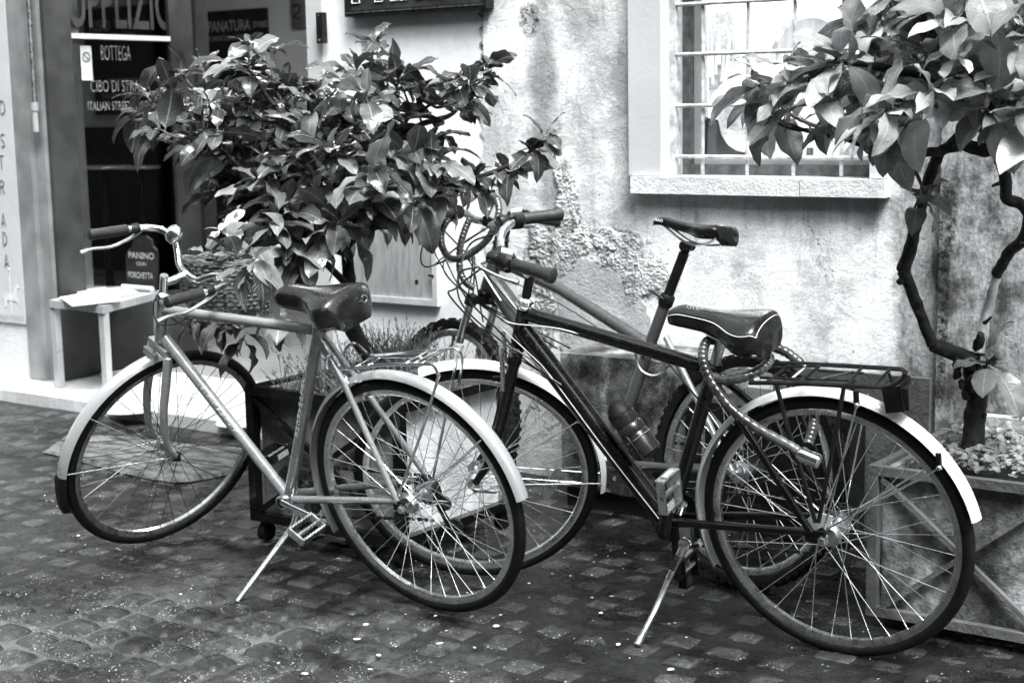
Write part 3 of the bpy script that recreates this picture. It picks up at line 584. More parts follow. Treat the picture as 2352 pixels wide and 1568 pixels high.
dtext('SUPPLIZIO', 127, 398, 8, 118, 'dark_door_paint', .015); dtext('BOTTEGA', 232, 300, 122, 34, 'faint_print', -.012); dtext('CIBO DI STRADA', 208, 345, 198, 26, 'faint_print', -.012); dtext('ITALIAN STREET FOOD', 202, 342, 243, 20, 'faint_print')
ns = MB(); a, b = onx(183, 105, XD+.004), onx(213, 185, XD+.004); sgn = thing('door_notice', 'small white no-smoking notice stuck on the glazed door', 'notice', ((XD+.008), (a.y+b.y)/2, b.z))
MB().box(XD+.0045, XD+.006, a.y, b.y, b.z, a.z).build('notice_card', 'paper', sgn, smooth=False)
cc = Vector((XD+.008, (a.y+b.y)/2, (a.z+b.z)/2+.03)); rr = (b.y-a.y)*.36
MB().ring(cc, AY, AZ, AX, [(rr, -.0008), (rr, .0008), (rr*.8, .0008), (rr*.8, -.0008)], seg=28).obox(cc, (.0008, 0, 0), (0, rr*.65, -rr*.65), (0, rr*.07, rr*.07)).build('ban_ring', 'dark_print', sgn, smooth=False)
# ---- shop interior
IX1 = -3.25; YB = 8.6
MB().box(-13, IX1, YB, YB+.1, 0, 3.3).build('back_wall', 'shop_wall', bld, smooth=False)
zdk = ony(300, 292, YB-.03).z
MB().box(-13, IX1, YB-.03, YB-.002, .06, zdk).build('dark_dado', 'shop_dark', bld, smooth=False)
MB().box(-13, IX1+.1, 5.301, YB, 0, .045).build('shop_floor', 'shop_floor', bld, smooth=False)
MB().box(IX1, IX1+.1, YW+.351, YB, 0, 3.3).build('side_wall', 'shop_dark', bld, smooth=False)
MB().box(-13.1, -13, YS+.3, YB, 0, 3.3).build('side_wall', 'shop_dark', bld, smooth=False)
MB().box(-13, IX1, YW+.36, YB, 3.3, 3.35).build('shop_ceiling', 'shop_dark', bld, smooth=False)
MB().box(-9.5, pil, YW+.1, YW+.35, TOP+.001, TOP+.3).build('lintel', 'smooth_plaster', bld, smooth=False)
lp2 = MB().box(-6.1, -4.5, 5.5, 6.4, 3.2, 3.23).build('unseen_lamp_panel', 'shop_fill_panel', None, smooth=False); tag(lp2, 'unseen glowing panel added inside the shop to brighten the doorway', 'lamp')  # added glow out of view, brightens the door strip and the interior
def board(nm, x0, y0, x1, y1, lines, lab, Y=YB-.06):
    a, b = ony(x0, y0, Y), ony(x1, y1, Y); t = thing(nm, lab, 'chalkboard', ((a.x+b.x)/2, Y, b.z)); MB().box(a.x, b.x, Y, Y+.03, b.z, a.z).build('board', 'blackboard', t, smooth=False)
    for s_, lx0, lx1, ly, h in lines:
        p, q = ony(lx0, ly, Y-.004), ony(lx1, ly, Y-.004); hh = (ony(lx0, ly-h/2, Y).z-ony(lx0, ly+h/2, Y).z)
        text('lettering', s_, ((p.x+q.x)/2, Y-.004, (p.z+q.z)/2), AX, AZ, hh, 'dim_print', t, fit=q.x-p.x, bold=.01)
    return t
board('chalkboard', 190, 22, 395, 168, [('RISO', 205, 252, 60, 26), ('CARNAROLI', 262, 318, 52, 18), ('STAGIONATO 4 ANNI', 205, 310, 82, 9)], 'black chalkboard behind the door glass reading RISO CARNAROLI')
board('chalkboard', 215, 172, 352, 262, [('POMODORI', 250, 345, 190, 22), ('TI BUONI SELEZIONATI', 232, 340, 220, 10)], 'lower black chalkboard behind the door glass reading POMODORI')
bt = board('chalkboard', 440, 30, 618, 235, [('PANATURA', 478, 575, 60, 25), ('DI RISO', 582, 614, 56, 14), ('CROCCANTE', 480, 560, 88, 11), ('CARNI', 560, 608, 130, 24)], 'black chalkboard above the bush reading PANATURA')
p0 = ony(462, 36, YB-.066); p1 = ony(472, 110, YB-.066); MB().tube([(p1.x+.02, p0.y, p0.z), (p0.x, p0.y, p0.z), (p0.x, p0.y, p1.z), (p1.x+.02, p0.y, p1.z)], .005, 6).tube([(p0.x, p0.y, (p0.z+p1.z)/2), (p0.x-.07, p0.y, (p0.z+p1.z)/2)], .005, 6).build('drawn_bracket', 'dim_print', bt)
ps = thing('small_sign', 'small grey panel with a curly black mark on the shop back wall', 'sign', ony(682, 50, YB-.05)); a, b = ony(665, -40, YB-.05), ony(698, 62, YB-.05)
MB().box(a.x, b.x, YB-.05, YB-.01, b.z, a.z).build('panel', 'grey_board', ps, smooth=False)
c = ony(680, 28, YB-.053); MB().tube(sm([(c.x-.03, c.y, c.z+.04), (c.x+.03, c.y, c.z+.05), (c.x+.03, c.y, c.z), (c.x-.02, c.y, c.z-.03), (c.x+.03, c.y, c.z-.05)], 5), .006, 6).build('painted_mark', 'shop_dark', ps)
for i, (px, py, r) in enumerate(((238, 381, .2), (322, 381, .17), (460, 372, .19))):
    p = ony(px, py, 7.4+.2*i); t = thing('cafe_table', ['round cafe table inside the dark shop nearest the door glass', 'round cafe table in the middle of the dark shop', 'round cafe table farthest right inside the dark shop'][i], 'table', (p.x, p.y, .045), 'cafe tables inside the shop')
    MB().lathe(p, (0, 0, 1), [(r*.98, -.02), (r, -.01), (r*.98, 0), (.001, 0)], 28).build('table_top', 'table_metal', t); MB().lathe((p.x, p.y, .045), (0, 0, 1), [(.18, 0), (.03, .02), (.025, p.z-.07)], 12).build('pedestal', 'dark_metal', t)
post(437, 466, 400, 6.6, 6.7, 'dark_door_paint', 'inner_post')

# ---- PANINI sign, box on wall, bracket, utility panel
Y0 = YW-.05
a = ony(792, 40, Y0); b = ony(1117, 30, Y0); z0 = a.z
sg = thing('shop_sign', 'framed dark sign reading PANINI in outlined white letters', 'sign', ((a.x+b.x)/2, YW, z0))
zt_ = z0+.34; fr = .022
MB().box(a.x+fr, b.x-fr, Y0+.012, YW-.001, z0+fr, zt_-fr).build('board', 'sign_board', sg, smooth=False)
for q in ((a.x, b.x, z0, z0+fr), (a.x, b.x, zt_-fr, zt_), (a.x, a.x+fr, z0+fr, zt_-fr), (b.x-fr, b.x, z0+fr, zt_-fr)):
    MB().box(q[0], q[1], Y0, YW-.002, q[2], q[3]).build('frame_rail', 'dark_metal', sg, smooth=False)
MB().box(a.x+.01, b.x-.01, Y0-.003, Y0-.0005, z0+.012, z0+.017).build('frame_bead', 'alloy', sg, smooth=False)
P_ = {'P': [[(0, 0), (0, 1), (.55, 1), (.55, .42), (.2, .42), (.2, 0), (0, 0)], [(.2, .6), (.2, .83), (.37, .83), (.37, .6), (.2, .6)]], 'A': [[(0, 0), (.2, 1), (.42, 1), (.62, 0), (.42, 0), (.37, .25), (.25, .25), (.2, 0), (0, 0)]], 'N': [[(0, 0), (0, 1), (.18, 1), (.4, .45), (.4, 1), (.58, 1), (.58, 0), (.4, 0), (.18, .5), (.18, 0), (0, 0)]], 'I': [[(0, 0), (.2, 0), (.2, 1), (0, 1), (0, 0)]]}
wid = {'P': .6, 'A': .66, 'N': .66, 'I': .28}; tot = sum(wid[c] for c in 'PANINI'); x0_ = ony(805, 16, Y0).x; sc_ = (ony(1092, 12, Y0).x-x0_)/tot; bz_ = z0+.05; x_ = x0_
for c in 'PANINI':
    strokes('letter', [[(p_*1, q_) for p_, q_ in pl] for pl in P_[c]], (x_, Y0+.009, bz_), AX, AZ, .0022, 'white_print', sg, sx=sc_, sy=.2); x_ += wid[c]*sc_
a, b = ony(733, 30, YW-.03), ony(749, 100, YW-.03)
ib = thing('door_bell', 'narrow dark metal strip fixed upright on the white door jamb', 'door fitting', ((a.x+b.x)/2, YW, b.z)); ib['label'] = 'narrow dark metal fitting fixed upright beside the white door jamb'
MB().box(a.x, b.x, YW-.05, YW-.021, b.z, a.z).build('casing', 'dark_metal', ib, smooth=False)
for zz in (a.z-.012, b.z+.012): MB().lathe(((a.x+b.x)/2, YW-.05, zz), (0, -1, 0), [(.005, 0), (.005, .003), (.001, .004)], 8).build('screw', 'alloy', ib)
a, b = ony(779, 150, YW-.012), ony(882, 160, YW-.012)
br = MB().box(a.x, b.x, YW-.014, YW-.001, b.z, a.z).build('wall_bracket', 'pale_concrete', None, smooth=False); tag(br, 'flat horizontal metal strip on the wall just above the bush', 'bracket')
up = thing('utility_panel', 'zinc meter cabinet door set in the wall under the bush', 'utility panel', (-3.6, YW, .7))
a, b = ony(812, 470, YW-.02), ony(1003, 704, YW-.02); zb = ony(915, 697, YW-.02).z; rx = ony(1004, 640, YW-.02).x; lx = ony(790, 640, YW-.02).x; zt2 = ony(915, 440, YW-.02).z; q = .024
MB().box(lx+q, rx-q, YW-.012, YW-.001, zb+q, zt2-q).build('panel_door', 'zinc', up, smooth=False)
for r4 in ((lx, rx, zb, zb+q), (lx, rx, zt2-q, zt2), (lx, lx+q, zb+q, zt2-q), (rx-q, rx, zb+q, zt2-q)): MB().box(r4[0], r4[1], YW-.022, YW-.001, r4[2], r4[3]).build('frame_rail', 'zinc_trim', up, smooth=False)
for px, py, r in ((957, 647, .008), (954, 527, .006), (945, 690, .003)):
    p = ony(px, py, YW-.0135); MB().lathe(p, (0, -1, 0), [(r, -.004), (r, .001), (.0005, .001)], 12).build('keyhole', 'shop_dark', up)
p = ony(990, 633, YW-.024); MB().box(p.x-.012, p.x+.012, p.y-.003, p.y+.001, p.z-.004, p.z+.004).build('catch', 'shop_dark', up, smooth=False)

# ---- dark slab / box along the wall foot behind the bikes
a = ony(1295, 808, 4.3); b = ony(1480, 800, 4.3)
X0, X1 = a.x, ony(1952, 1000, 4.3).x
tb = thing('metal_trough', 'dark stained metal trough standing against the foot of the wall', 'trough', ((X0+X1)/2, 4.4, 0))
xm = ony(1612, 900, 4.28).x
MB().box(X0, xm, 4.28, 4.60, .075, a.z).build('side_plate', 'rust_slab', tb, smooth=False)
MB().box(xm+.002, X1, 4.30, 4.60, .075, a.z-.12).build('side_plate', 'dark_metal', tb, smooth=False)
MB().box(xm-.05, xm, 4.262, 4.279, .02, a.z).build('corner_post', 'dark_metal', tb, smooth=False)
MB().box(X0, X1, 4.31, 4.58, .0, .074).build('plinth', 'shop_dark', tb, smooth=False)

# ------------------------------------------------------------------ planters
def planter(nm, label, x0, x1, y0, y1, z1, panel_f, panel_s, frame_mat, brace, wheels, rim=.03, zf=.07, top_rail=True):
    t = thing(nm, label, 'planter', ((x0+x1)/2, (y0+y1)/2, 0)); q = rim
    for x in (x0, x1-q):
        for y in (y0, y1-q): MB().box(x, x+q, y, y+q, zf, z1).build('post', frame_mat, t, smooth=False)
    for z in (zf, z1-q):
        for y in (y0, y1-q): MB().box(x0+q+.0005, x1-q-.0005, y+.001, y+q-.001, z+.001, z+q-.001).build('rail', frame_mat, t, smooth=False)
        for x in (x0, x1-q): MB().box(x+.001, x+q-.001, y0+q+.0005, y1-q-.0005, z+.001, z+q-.001).build('rail', frame_mat, t, smooth=False)
    i = q+.004
    for y_a, y_b in ((y0+i, y0+i+.02), (y1-i-.02, y1-i)): MB().box(x0+i, x1-i, y_a, y_b, zf+.01, z1-q*.4).build('panel', panel_f, t, smooth=False)
    for x_a, x_b in ((x0+i, x0+i+.02), (x1-i-.02, x1-i)): MB().box(x_a, x_b, y0+i+.021, y1-i-.021, zf+.01, z1-q*.4).build('panel', panel_s, t, smooth=False)
    MB().box(x0+i+.021, x1-i-.021, y0+i+.021, y1-i-.021, zf+.01, z1-.05).build('soil', 'soil', t, smooth=False)
    for (xa, za, xb, zb_) in brace:
        a, b = Vector((xa, y0+.012, za)), Vector((xb, y0+.012, zb_)); d = (b-a); L_ = d.length/2; d.normalize()
        MB().obox((a+b)/2, d*L_, Vector((0, .008, 0)), d.cross(Vector((0, 1, 0)))*(.0085 if wheels else .0065)).build('brace', frame_mat, t, smooth=False)
    if wheels:
        for x in (x0+.035, x1-.035):
            for y in (y0+.035, y1-.035):
                f = MB().box(x-.012, x+.012, y-.014, y+.014, .045, zf).build('caster', frame_mat, t, smooth=False); MB().lathe((x-.014, y, .031), (1, 0, 0), [(.012, 0), (.03, .002), (.031, .014), (.03, .026), (.012, .028)], 18).build('wheel', 'rubber', f)
    return t
sx_0, sx_1, sy_0, sy_1, sz_ = -3.47, -2.84, 3.40, 3.98, .505
leftpl = planter('planter', 'black iron-framed planter on casters with concrete panels behind the grey bicycle', sx_0, sx_1, sy_0, sy_1, sz_, 'concrete', 'pale_concrete', 'black_paint',  # dark front, pale sides: shaded and sunlit faces put into the panel colours
    [(sx_0+.03, sz_-.04, sx_0+.315, .29), (sx_1-.03, sz_-.04, sx_0+.315, .29), (sx_0+.03, .1, sx_0+.315, .285), (sx_1-.03, .1, sx_0+.315, .285)], True)
px0_ = -1.515; rz = onz(1990, 1072, .42).z
rightpl = planter('planter', 'long grey metal-framed planter with stained panels and cross braces behind the black bicycle', px0_, .35, 3.68, 4.22, .43, 'stained_panel', 'stained_panel', 'grey_board',
    [(px0_+.035, .395, px0_+.46, .05), (px0_+.035, .05, px0_+.46, .395), (px0_+.48, .395, px0_+.92, .05), (px0_+.48, .05, px0_+.92, .395)], False, rim=.026, zf=.03)
# white perforated bar behind the right planter
a, b = onz(2138, 985, .47), onz(2352, 1008, .47)
pb_ = thing('perforated_bar', 'white metal bar with round holes lying along the back rim of the right planter', 'metal bar', ((a.x+b.x)/2, 4.3, .44)); 
MB().box(-1.42, .35, 4.225, 4.265, .445, .475).build('bar_body', 'pale_concrete', pb_, smooth=False)
for i in range(9): MB().lathe((-1.32+i*.13, 4.245, .4755), (0, 0, 1), [(.011, -.001), (.011, .0006), (.0005, .0006)], 14).build('hole', 'shop_dark', pb_)
# dark backboard standing between planter and wall
a, b = ony(1775, 838, 4.42), ony(2133, 975, 4.42)
bb = MB().box(a.x, b.x, 4.42, 4.44, .0, a.z).build('backboard', 'grey_board', None, smooth=False); tag(bb, 'plain grey board leaning on the wall behind the luggage rack', 'board')

# the house front on the other side of the alley, behind the viewer
ob_ = thing('building', 'tall plain house front across the alley behind the viewer', 'building', (0, -4, 0))
xs_ = [-26, -11.6, -10.4, -8.1, -6.9, -4.6, -3.4, -1.1, .1, 2.4, 3.6, 5.9, 7.1, 9.4, 10.6, 20]; zs_ = [-.3, .9, 2.4, 3.6, 5.1, 6.2, 7.7, 8.6]
fm = MB()
for i in range(15):
    for j in range(7):
        if not (i % 2 and j % 2): fm.box(xs_[i], xs_[i+1], -4.4, -4, zs_[j], zs_[j+1])
fm.build('wall', 'opposite_plaster', ob_, smooth=False)
for i in range(1, 15, 2):
    for j in (1, 3, 5):
        wn = MB().box(xs_[i], xs_[i+1], -4.3, -4.25, zs_[j], zs_[j+1]).build('window', 'dark_lens', ob_, smooth=False); MB().box(xs_[i]-.08, xs_[i+1]+.08, -3.999, -3.9, zs_[j]-.1, zs_[j]).build('sill', 'marble', wn, smooth=False)
# table with menus and the small chalkboard
def onT(x, y): return onz(x, y, .062+.0)
t0 = onz(135, 893, .052); zt0 = ony(118, 690, t0.y).z; t1 = onz(247, 866, .052)
tbl = thing('side_table', 'small grey metal table in the shop doorway with menus on it', 'table', (-5.9, 5.0, .052))
A0 = onz(113, 689, zt0); B0 = onz(236, 703, zt0); C0 = onz(372, 668, zt0); D0 = A0+(C0-B0)
TH = .035
def slab4(m, P4, th): 
    m.add([p for p in P4]+[p-Vector((0, 0, th)) for p in P4], [(0, 1, 2, 3), (7, 6, 5, 4), (0, 4, 5, 1), (1, 5, 6, 2), (2, 6, 7, 3), (3, 7, 4, 0)]); return m
slab4(MB(), (A0, B0, C0, D0), TH).build('table_top', 'table_metal', tbl, smooth=False)
for p, q in ((A0, C0), (B0, D0), (C0, A0), (D0, B0)):
    c = p+(q-p)*.045; c.z = 0; MB().box(c.x-.017, c.x+.017, c.y-.017, c.y+.017, .054, zt0-TH-.001).build('leg', 'table_metal', tbl, smooth=False)
def paper(pts, lab, z, th=.004):
    P4 = [onz(x, y, zt0+z) for x, y in pts]; P4 = [Vector((p.x, p.y, zt0+z)) for p in P4]; o = slab4(MB(), P4, th).build('menu', 'paper', None, smooth=False); tag(o, lab, 'menu', 'menus on the side table'); return o
paper([(136, 682), (165, 702), (280, 690), (248, 664)], 'large open white menu at the left front corner of the side table', .012)
paper([(250, 668), (268, 682), (320, 672), (300, 660)], 'small white card beside the chalkboard on the side table', .007)
paper([(170, 668), (190, 676), (248, 664), (240, 657)], 'white leaflet at the back edge of the side table', .007)
cb = thing('chalkboard', 'small upright chalkboard with a handle hole reading PANINO CON PORCHETTA', 'chalkboard', onz(325, 668, zt0))
c0 = onz(325, 667, zt0+.002); hb = .20
yb_ = c0.y; sfx = lambda x, y: ony(x, y, yb_)
o_ = [(292, 662), (288, 590), (294, 572), (303, 567), (305, 552), (320, 542), (334, 542), (346, 550), (350, 566), (358, 574), (360, 590), (358, 664)]
op = [sfx(x, y) for x, y in o_]; k = len(op); MB().add(op+[p+Vector((0, .014, 0)) for p in op], [tuple(range(k)), tuple(range(k, 2*k))[::-1]]+[(i, (i+1) % k, k+(i+1) % k, k+i) for i in range(k)]).build('board', 'blackboard', cb, smooth=False)
c = sfx(325, 557); MB().lathe((c.x, c.y-.001, c.z), (0, -1, 0), [(.012, -.001), (.012, .001), (.0005, .001)], 12).build('handle_hole', 'shop_dark', cb)
for s_, x0, x1, y, h in (('PANINO', 296, 354, 585, 15), ('CON', 314, 336, 605, 8), ('PORCHETTA', 295, 352, 630, 14)):
    p, q = sfx(x0, y), sfx(x1, y); text('chalk_lettering', s_, ((p.x+q.x)/2, yb_-.002, p.z), AX, AZ, sfx(x0, y-h/2).z-sfx(x0, y+h/2).z, 'dim_print', cb, fit=q.x-p.x, bold=.01)
p, q = sfx(290, 664), sfx(357, 668); ro = MB().tube([(p.x, yb_-.02, zt0+.016), (q.x, yb_-.02, zt0+.016)], .0145, 14).build('paper_roll', 'paper', None); tag(ro, 'rolled white paper lying in front of the small chalkboard', 'paper roll')

# doormat with a curved free edge
mt = MB(); N1, N2 = 60, 30; fr_ = [(98, 1040), (170, 1058), (240, 1078), (330, 1100), (400, 1110), (440, 1108), (500, 1098), (560, 1080), (600, 1062)]; bk = [(150, 1005), (230, 1010), (300, 1012), (360, 1016), (420, 1022), (480, 1028), (520, 1034), (570, 1042), (610, 1050)]
def lerp(L_, t): t = t*(len(L_)-1); i = min(int(t), len(L_)-2); f = t-i; return (L_[i][0]*(1-f)+L_[i+1][0]*f, L_[i][1]*(1-f)+L_[i+1][1]*f)
vs = []
for j in range(N2):
    for i in range(N1):
        a, b = lerp(fr_, i/(N1-1)), lerp(bk, i/(N1-1)); t = j/(N2-1); p = onz(a[0]*(1-t)+b[0]*t, a[1]*(1-t)+b[1]*t); e = min(i, N1-1-i, j, N2-1-j)
        vs.append(Vector((p.x+uni(-.002, .002), p.y+uni(-.002, .002), (.019+.005*math.sin(p.x*9)*math.sin(p.y*7)+uni(-.0015, .0015)) if e > 0 else .004)))
mt.add(vs, [(j*N1+i, j*N1+i+1, (j+1)*N1+i+1, (j+1)*N1+i) for j in range(N2-1) for i in range(N1-1)])
tag(mt.build('doormat', 'mat_fibre', None), 'worn grey fibre doormat lying crooked below the marble step', 'doormat')

# ------------------------------------------------------------------ BICYCLES
def wheel(root, P, Rr=.311, tyre_r=.034, tw=.016, spokes=36, smat='spoke_steel', rmat='alloy', knob=False, hubr=.016, hw=.05, hub_big=False, disc=False):
    o, e1, e2, n = P.o, P.e1, P.e2, P.n
    Rt = Rr+.016; prof = [(Rt+.0165*math.sin(a)*(tyre_r/.034), tw*math.cos(a)) for a in [2*math.pi*i/12 for i in range(12)]]
    if knob: prof = [(Rt-.004, -.018), (Rt+.012, -.024), (Rt+.022, -.021), (Rt+.027, -.008), (Rt+.027, .008), (Rt+.022, .021), (Rt+.012, .024), (Rt-.004, .018)]
    wh = MB().ring(o, e1, e2, n, [(Rr+.007, -.0105), (Rr+.007, .0105), (Rr-.006, .0105), (Rr-.013, .006), (Rr-.013, -.006), (Rr-.006, -.0105)], seg=96).build('wheel', rmat, root, origin=o)
    ty = MB().ring(o, e1, e2, n, prof, seg=112 if not knob else 96); ty.build('tyre', 'rubber', wh, origin=o)
    if knob:
        kb = MB()
        for i in range(70):
            a = 2*math.pi*i/70
            for w_, r_, s_ in ((-.019, Rt+.021, .55), (.019, Rt+.021, -.55), (-.006 if i % 2 else .006, Rt+.028, 0)):
                d = e1*math.cos(a)+e2*math.sin(a); tt = -e1*math.sin(a)+e2*math.cos(a); kb.obox(o+d*r_+n*w_, tt*.0065, n*.006, d*.004)
        kb.build('tread_knobs', 'rubber', wh, smooth=False, kind='stuff')
    h = MB().lathe(o-n*hw, n, [(.006, -.012), (.006, 0), (hubr*1.2, .002), (hubr*1.5, .016), (hubr*1.5, .02), (hubr*.8, .024), (hubr*.8, 2*hw-.024), (hubr*1.5, 2*hw-.02), (hubr*1.5, 2*hw-.016), (hubr*1.2, 2*hw-.002), (.006, 2*hw), (.006, 2*hw+.014)], 18).build('hub', 'alloy', wh)
    for i in range(spokes):
        side = 1 if i % 2 else -1; a = 2*math.pi*(i+.5)/spokes; k = i//2; b = a+(1 if k % 2 else -1)*1.25
        q0 = P.l(hubr*1.35*math.cos(b), hubr*1.35*math.sin(b), side*(hw-.018)); q1 = P.l((Rr-.011)*math.cos(a), (Rr-.011)*math.sin(a), side*.001)
        MB().tube([q0, q1], .00118, 5).build('spoke', smat, wh)
    return wh
def fender(root, P, a0, a1, mat, Rf=.362, wd=.023, label=None):
    pr = [(Rf-.010, -wd), (Rf-.002, -wd*.8), (Rf+.0035, -wd*.4), (Rf+.005, 0), (Rf+.0035, wd*.4), (Rf-.002, wd*.8), (Rf-.010, wd), (Rf-.0085, wd-.0015), (Rf-.0035, wd*.8), (Rf+.0015, wd*.4), (Rf+.003, 0), (Rf+.0015, -wd*.4), (Rf-.0035, -wd*.8), (Rf-.0085, -wd+.0015)]
    return MB().ring(P.o, P.e1, P.e2, P.n, pr, R_(a0), R_(a1), seg=60).build('fender', mat, root, label=label)
def saddle(root, c, fwd, up, side, L_=.27, Wd=.10, mat='saddle_vinyl', thick=.045, nose=.03, dip=.012, sport=False, trim=False):
    ns, nc = 34, 26; vs = []
    for i in range(ns):
        s = (i/(ns-1)); s = s**1.15; x = (s-.42)*L_
        wd = nose*(1 if not sport else .8)+(Wd-nose*(1 if not sport else .8))*(1-1/(1+math.exp(-(s-.37)*13)))
        sh = math.sqrt(max(.0, 1-(max(0, .2-s)/.2)**2*.62))
        if s > .9: sh = math.sqrt(max(.04, 1-((s-.9)/.1)**2))
        wd *= sh; k_ = wd/Wd
        top = .010*(1-s)**2-dip*math.sin(math.pi*min(1, s*1.05))-.022*(max(0, s-.82)/.18)**2-.03*(max(0, .10-s)/.10)**2
        th = thick*(.55+.45*k_)*(1-.55*max(0, (s-.85)/.15)); drop = (.012+.036*k_) if not sport else (.008+.016*k_)
        for k in range(nc):
            a = math.pi*(k/(nc-1)); cxx = math.cos(a); y = wd*abs(cxx)**.8*(1 if cxx > 0 else -1); z = top+drop*(abs(math.sin(a))**.8-1)
            if k in (0, nc-1): z -= th*.8; y *= .80
            elif k in (1, nc-2): z -= th*.55; y *= .95
            elif k in (2, nc-3): z -= th*.2; y *= 1.0
            vs.append(c+fwd*x+side*y+up*z)
    fs = [(i*nc+k, i*nc+k+1, (i+1)*nc+k+1, (i+1)*nc+k) for i in range(ns-1) for k in range(nc-1)]
    fs += [tuple(range(nc)), tuple((ns-1)*nc+k for k in range(nc))[::-1]]+[((i+1)*nc, i*nc, i*nc+nc-1, (i+1)*nc+nc-1)[::1] for i in range(ns-1)]
    s_ = MB().add(vs, fs).build('saddle', mat, root, auto=85)
    for sd in (-1, 1):
        MB().tube(sm([c-fwd*L_*.38+side*sd*.05-up*.035, c-fwd*L_*.2+side*sd*.035-up*.06, c+fwd*.02+side*sd*.022-up*.065, c+fwd*L_*.4+side*sd*.012-up*.03], 5), .0035, 8).build('rail', 'chrome', s_)
    if trim:
        for sd in (-1, 1):
            idx = [i*nc+(3 if sd > 0 else nc-4) for i in range(2, ns-1)]; MB().tube([vs[i]+side*sd*.0005 for i in idx], .0008, 6).build('piping', 'white_print', s_)
        MB().tube([vs[nc*2+k] for k in range(3, nc-3)], .0008, 6).build('piping', 'white_print', s_)
    return s_
def pedal(root, c, n, d, mat='alloy', sz=(.048, .035), reflector=True):
    # c centre, n axle direction, d forward direction of the platform
    u = n.cross(d).normalized(); p = MB().tube([c-n*.055, c+n*.045], .007, 10).build('pedal', 'alloy', root)
    for s in (-1, 1):
        MB().obox(c+d*s*sz[1], n*sz[0], d*.003, u*.012).build('cage_plate', mat, p, smooth=False); MB().obox(c+n*s*sz[0], n*.003, d*sz[1], u*.011).build('cage_end', mat, p, smooth=False)
        tt = MB()
        for i in range(8): tt.obox(c+d*s*sz[1]+n*(i/7*2-1)*sz[0]*.9+u*.013, n*.0025, d*.003, u*.003)
        tt.build('cage_teeth', mat, p, smooth=False, kind='stuff')
        if reflector: MB().obox(c+d*s*(sz[1]+.004), n*.022, d*.002, u*.008).build('reflector', 'lens_plastic', p, smooth=False)
    return p
def chain(root, path, mat='greasy_steel', nm='chain'):
    m = MB(); P = sm(path, 8); L_ = 0; i = 0; step_ = .0127; acc = 0; last = P[0]
    for a, b in zip(P, P[1:]):
        d = (b-a); ln = d.length
        if ln < 1e-6: continue
        d.normalize(); t = step_-acc
        while t < ln:
            c = a+d*t; w = NN; h = d.cross(w).normalized(); m.obox(c, d*.0048, w*(.0022 if i % 2 else .0032), h*(.0042 if i % 2 else .003)); i += 1; t += step_*.5*1.0+.0035
        acc = ln-(t-step_) if False else 0
    return m.build(nm, mat, root, smooth=False, kind='stuff')
def sprocket(root, c, n, r, mat, teeth=36, nm='chainring', th=.002, hole=.5):
    u = n.orthogonal().normalized(); v = n.cross(u); pr = []
    m = MB(); k = teeth*2; vs = []
    for z in (-th, th):
        for i in range(k):
            a = 2*math.pi*i/k; q = r*(1.0 if i % 2 else .955); vs.append(c+(u*math.cos(a)+v*math.sin(a))*q+n*z)
        for i in range(k): a = 2*math.pi*i/k; vs.append(c+(u*math.cos(a)+v*math.sin(a))*r*hole+n*z)
    fs = []
    for i in range(k):
        j = (i+1) % k; fs += [(i, j, k+j, k+i), (2*k+i, 3*k+i, 3*k+j, 2*k+j), (i, 2*k+i, 2*k+j, j), (k+i, k+j, 3*k+j, 3*k+i)]
    s_ = m.add(vs, fs).build(nm, mat, root, smooth=False)
    for i in range(5): a = 2*math.pi*i/5; d = u*math.cos(a)+v*math.sin(a); MB().obox(c+d*r*hole*.5, d*r*hole*.52, d.cross(n)*.005, n*th*.9).build('spider_arm', mat, s_, smooth=False)
    return s_

# =================== bicycle A: grey city bike, front wheel turned right round
PA = Pl((-2.535, 3.100, .335), -.006, .254); FA = Pl((-3.592, 3.181, .330), 1.391, .394); NN = PA.n
FA.n = FA.e1.cross(FA.e2)      # points to the near/right side
bA = thing('bicycle', 'grey city bicycle with wicker basket, front wheel twisted round, nearest the shop doorway', 'bicycle', (-3.05, 3.12, 0), 'parked bicycles')
z5 = crop(940, 1450, 1.0608)
wa = wheel(bA, PA, hubr=.019); wf = wheel(bA, FA, smat='dark_spoke')
fender(bA, PA, 8, 205, 'scuffed_fender'); fender(bA, FA, 97, 203, 'scuffed_fender', label='scuffed pale fender with a black rubber flap')
MB().ring(FA.o, FA.e1, FA.e2, FA.n, [(.352, -.025), (.3705, -.012), (.3705, .012), (.352, .025), (.349, .022), (.365, 0), (.349, -.022)], R_(184), R_(205), seg=14).build('mud_flap', 'rubber', bA)
ap = lambda x, y, o=0.: PA.p(x, y, o)
HT, HB = ap(374, 690), ap(369, 782); BB = ap(664, 1143); ST = ap(733, 757)
axA = (HT-HB).normalized()
MB().lathe(HB, HT-HB, [(.0175, 0), (.0175, (HT-HB).length)], 16).build('head_tube', 'grey_paint', bA)
MB().lathe(HT, axA, [(.019, 0), (.022, .004), (.022, .012), (.017, .014), (.021, .018), (.021, .026), (.014, .03), (.011, .031), (.011, .07), (.0125, .078), (.0005, .08)], 18).build('headset', 'chrome', bA)
tube('top_tube', [ap(378, 711), ap(722, 757)], .0145, 'grey_paint', bA, 16); dt = tube('down_tube', [ap(378, 775), BB], .0165, 'grey_paint', bA, 16)
stb = tube('seat_tube', [ST, BB], .0165, 'grey_paint', bA, 16)
MB().lathe(BB-NN*.036, NN, [(.019, 0), (.021, .003), (.021, .069), (.019, .072)], 20).build('bottom_bracket', 'alloy', bA)
drN, drF = ap(912, 1150, .062), ap(985, 1100, -.062)
tube('chain_stay', [ap(676, 1146, .03), drN], [.0115, .009], 'grey_paint', bA); tube('chain_stay', [ap(690, 1130, -.03), drF], [.0115, .009], 'grey_paint', bA)
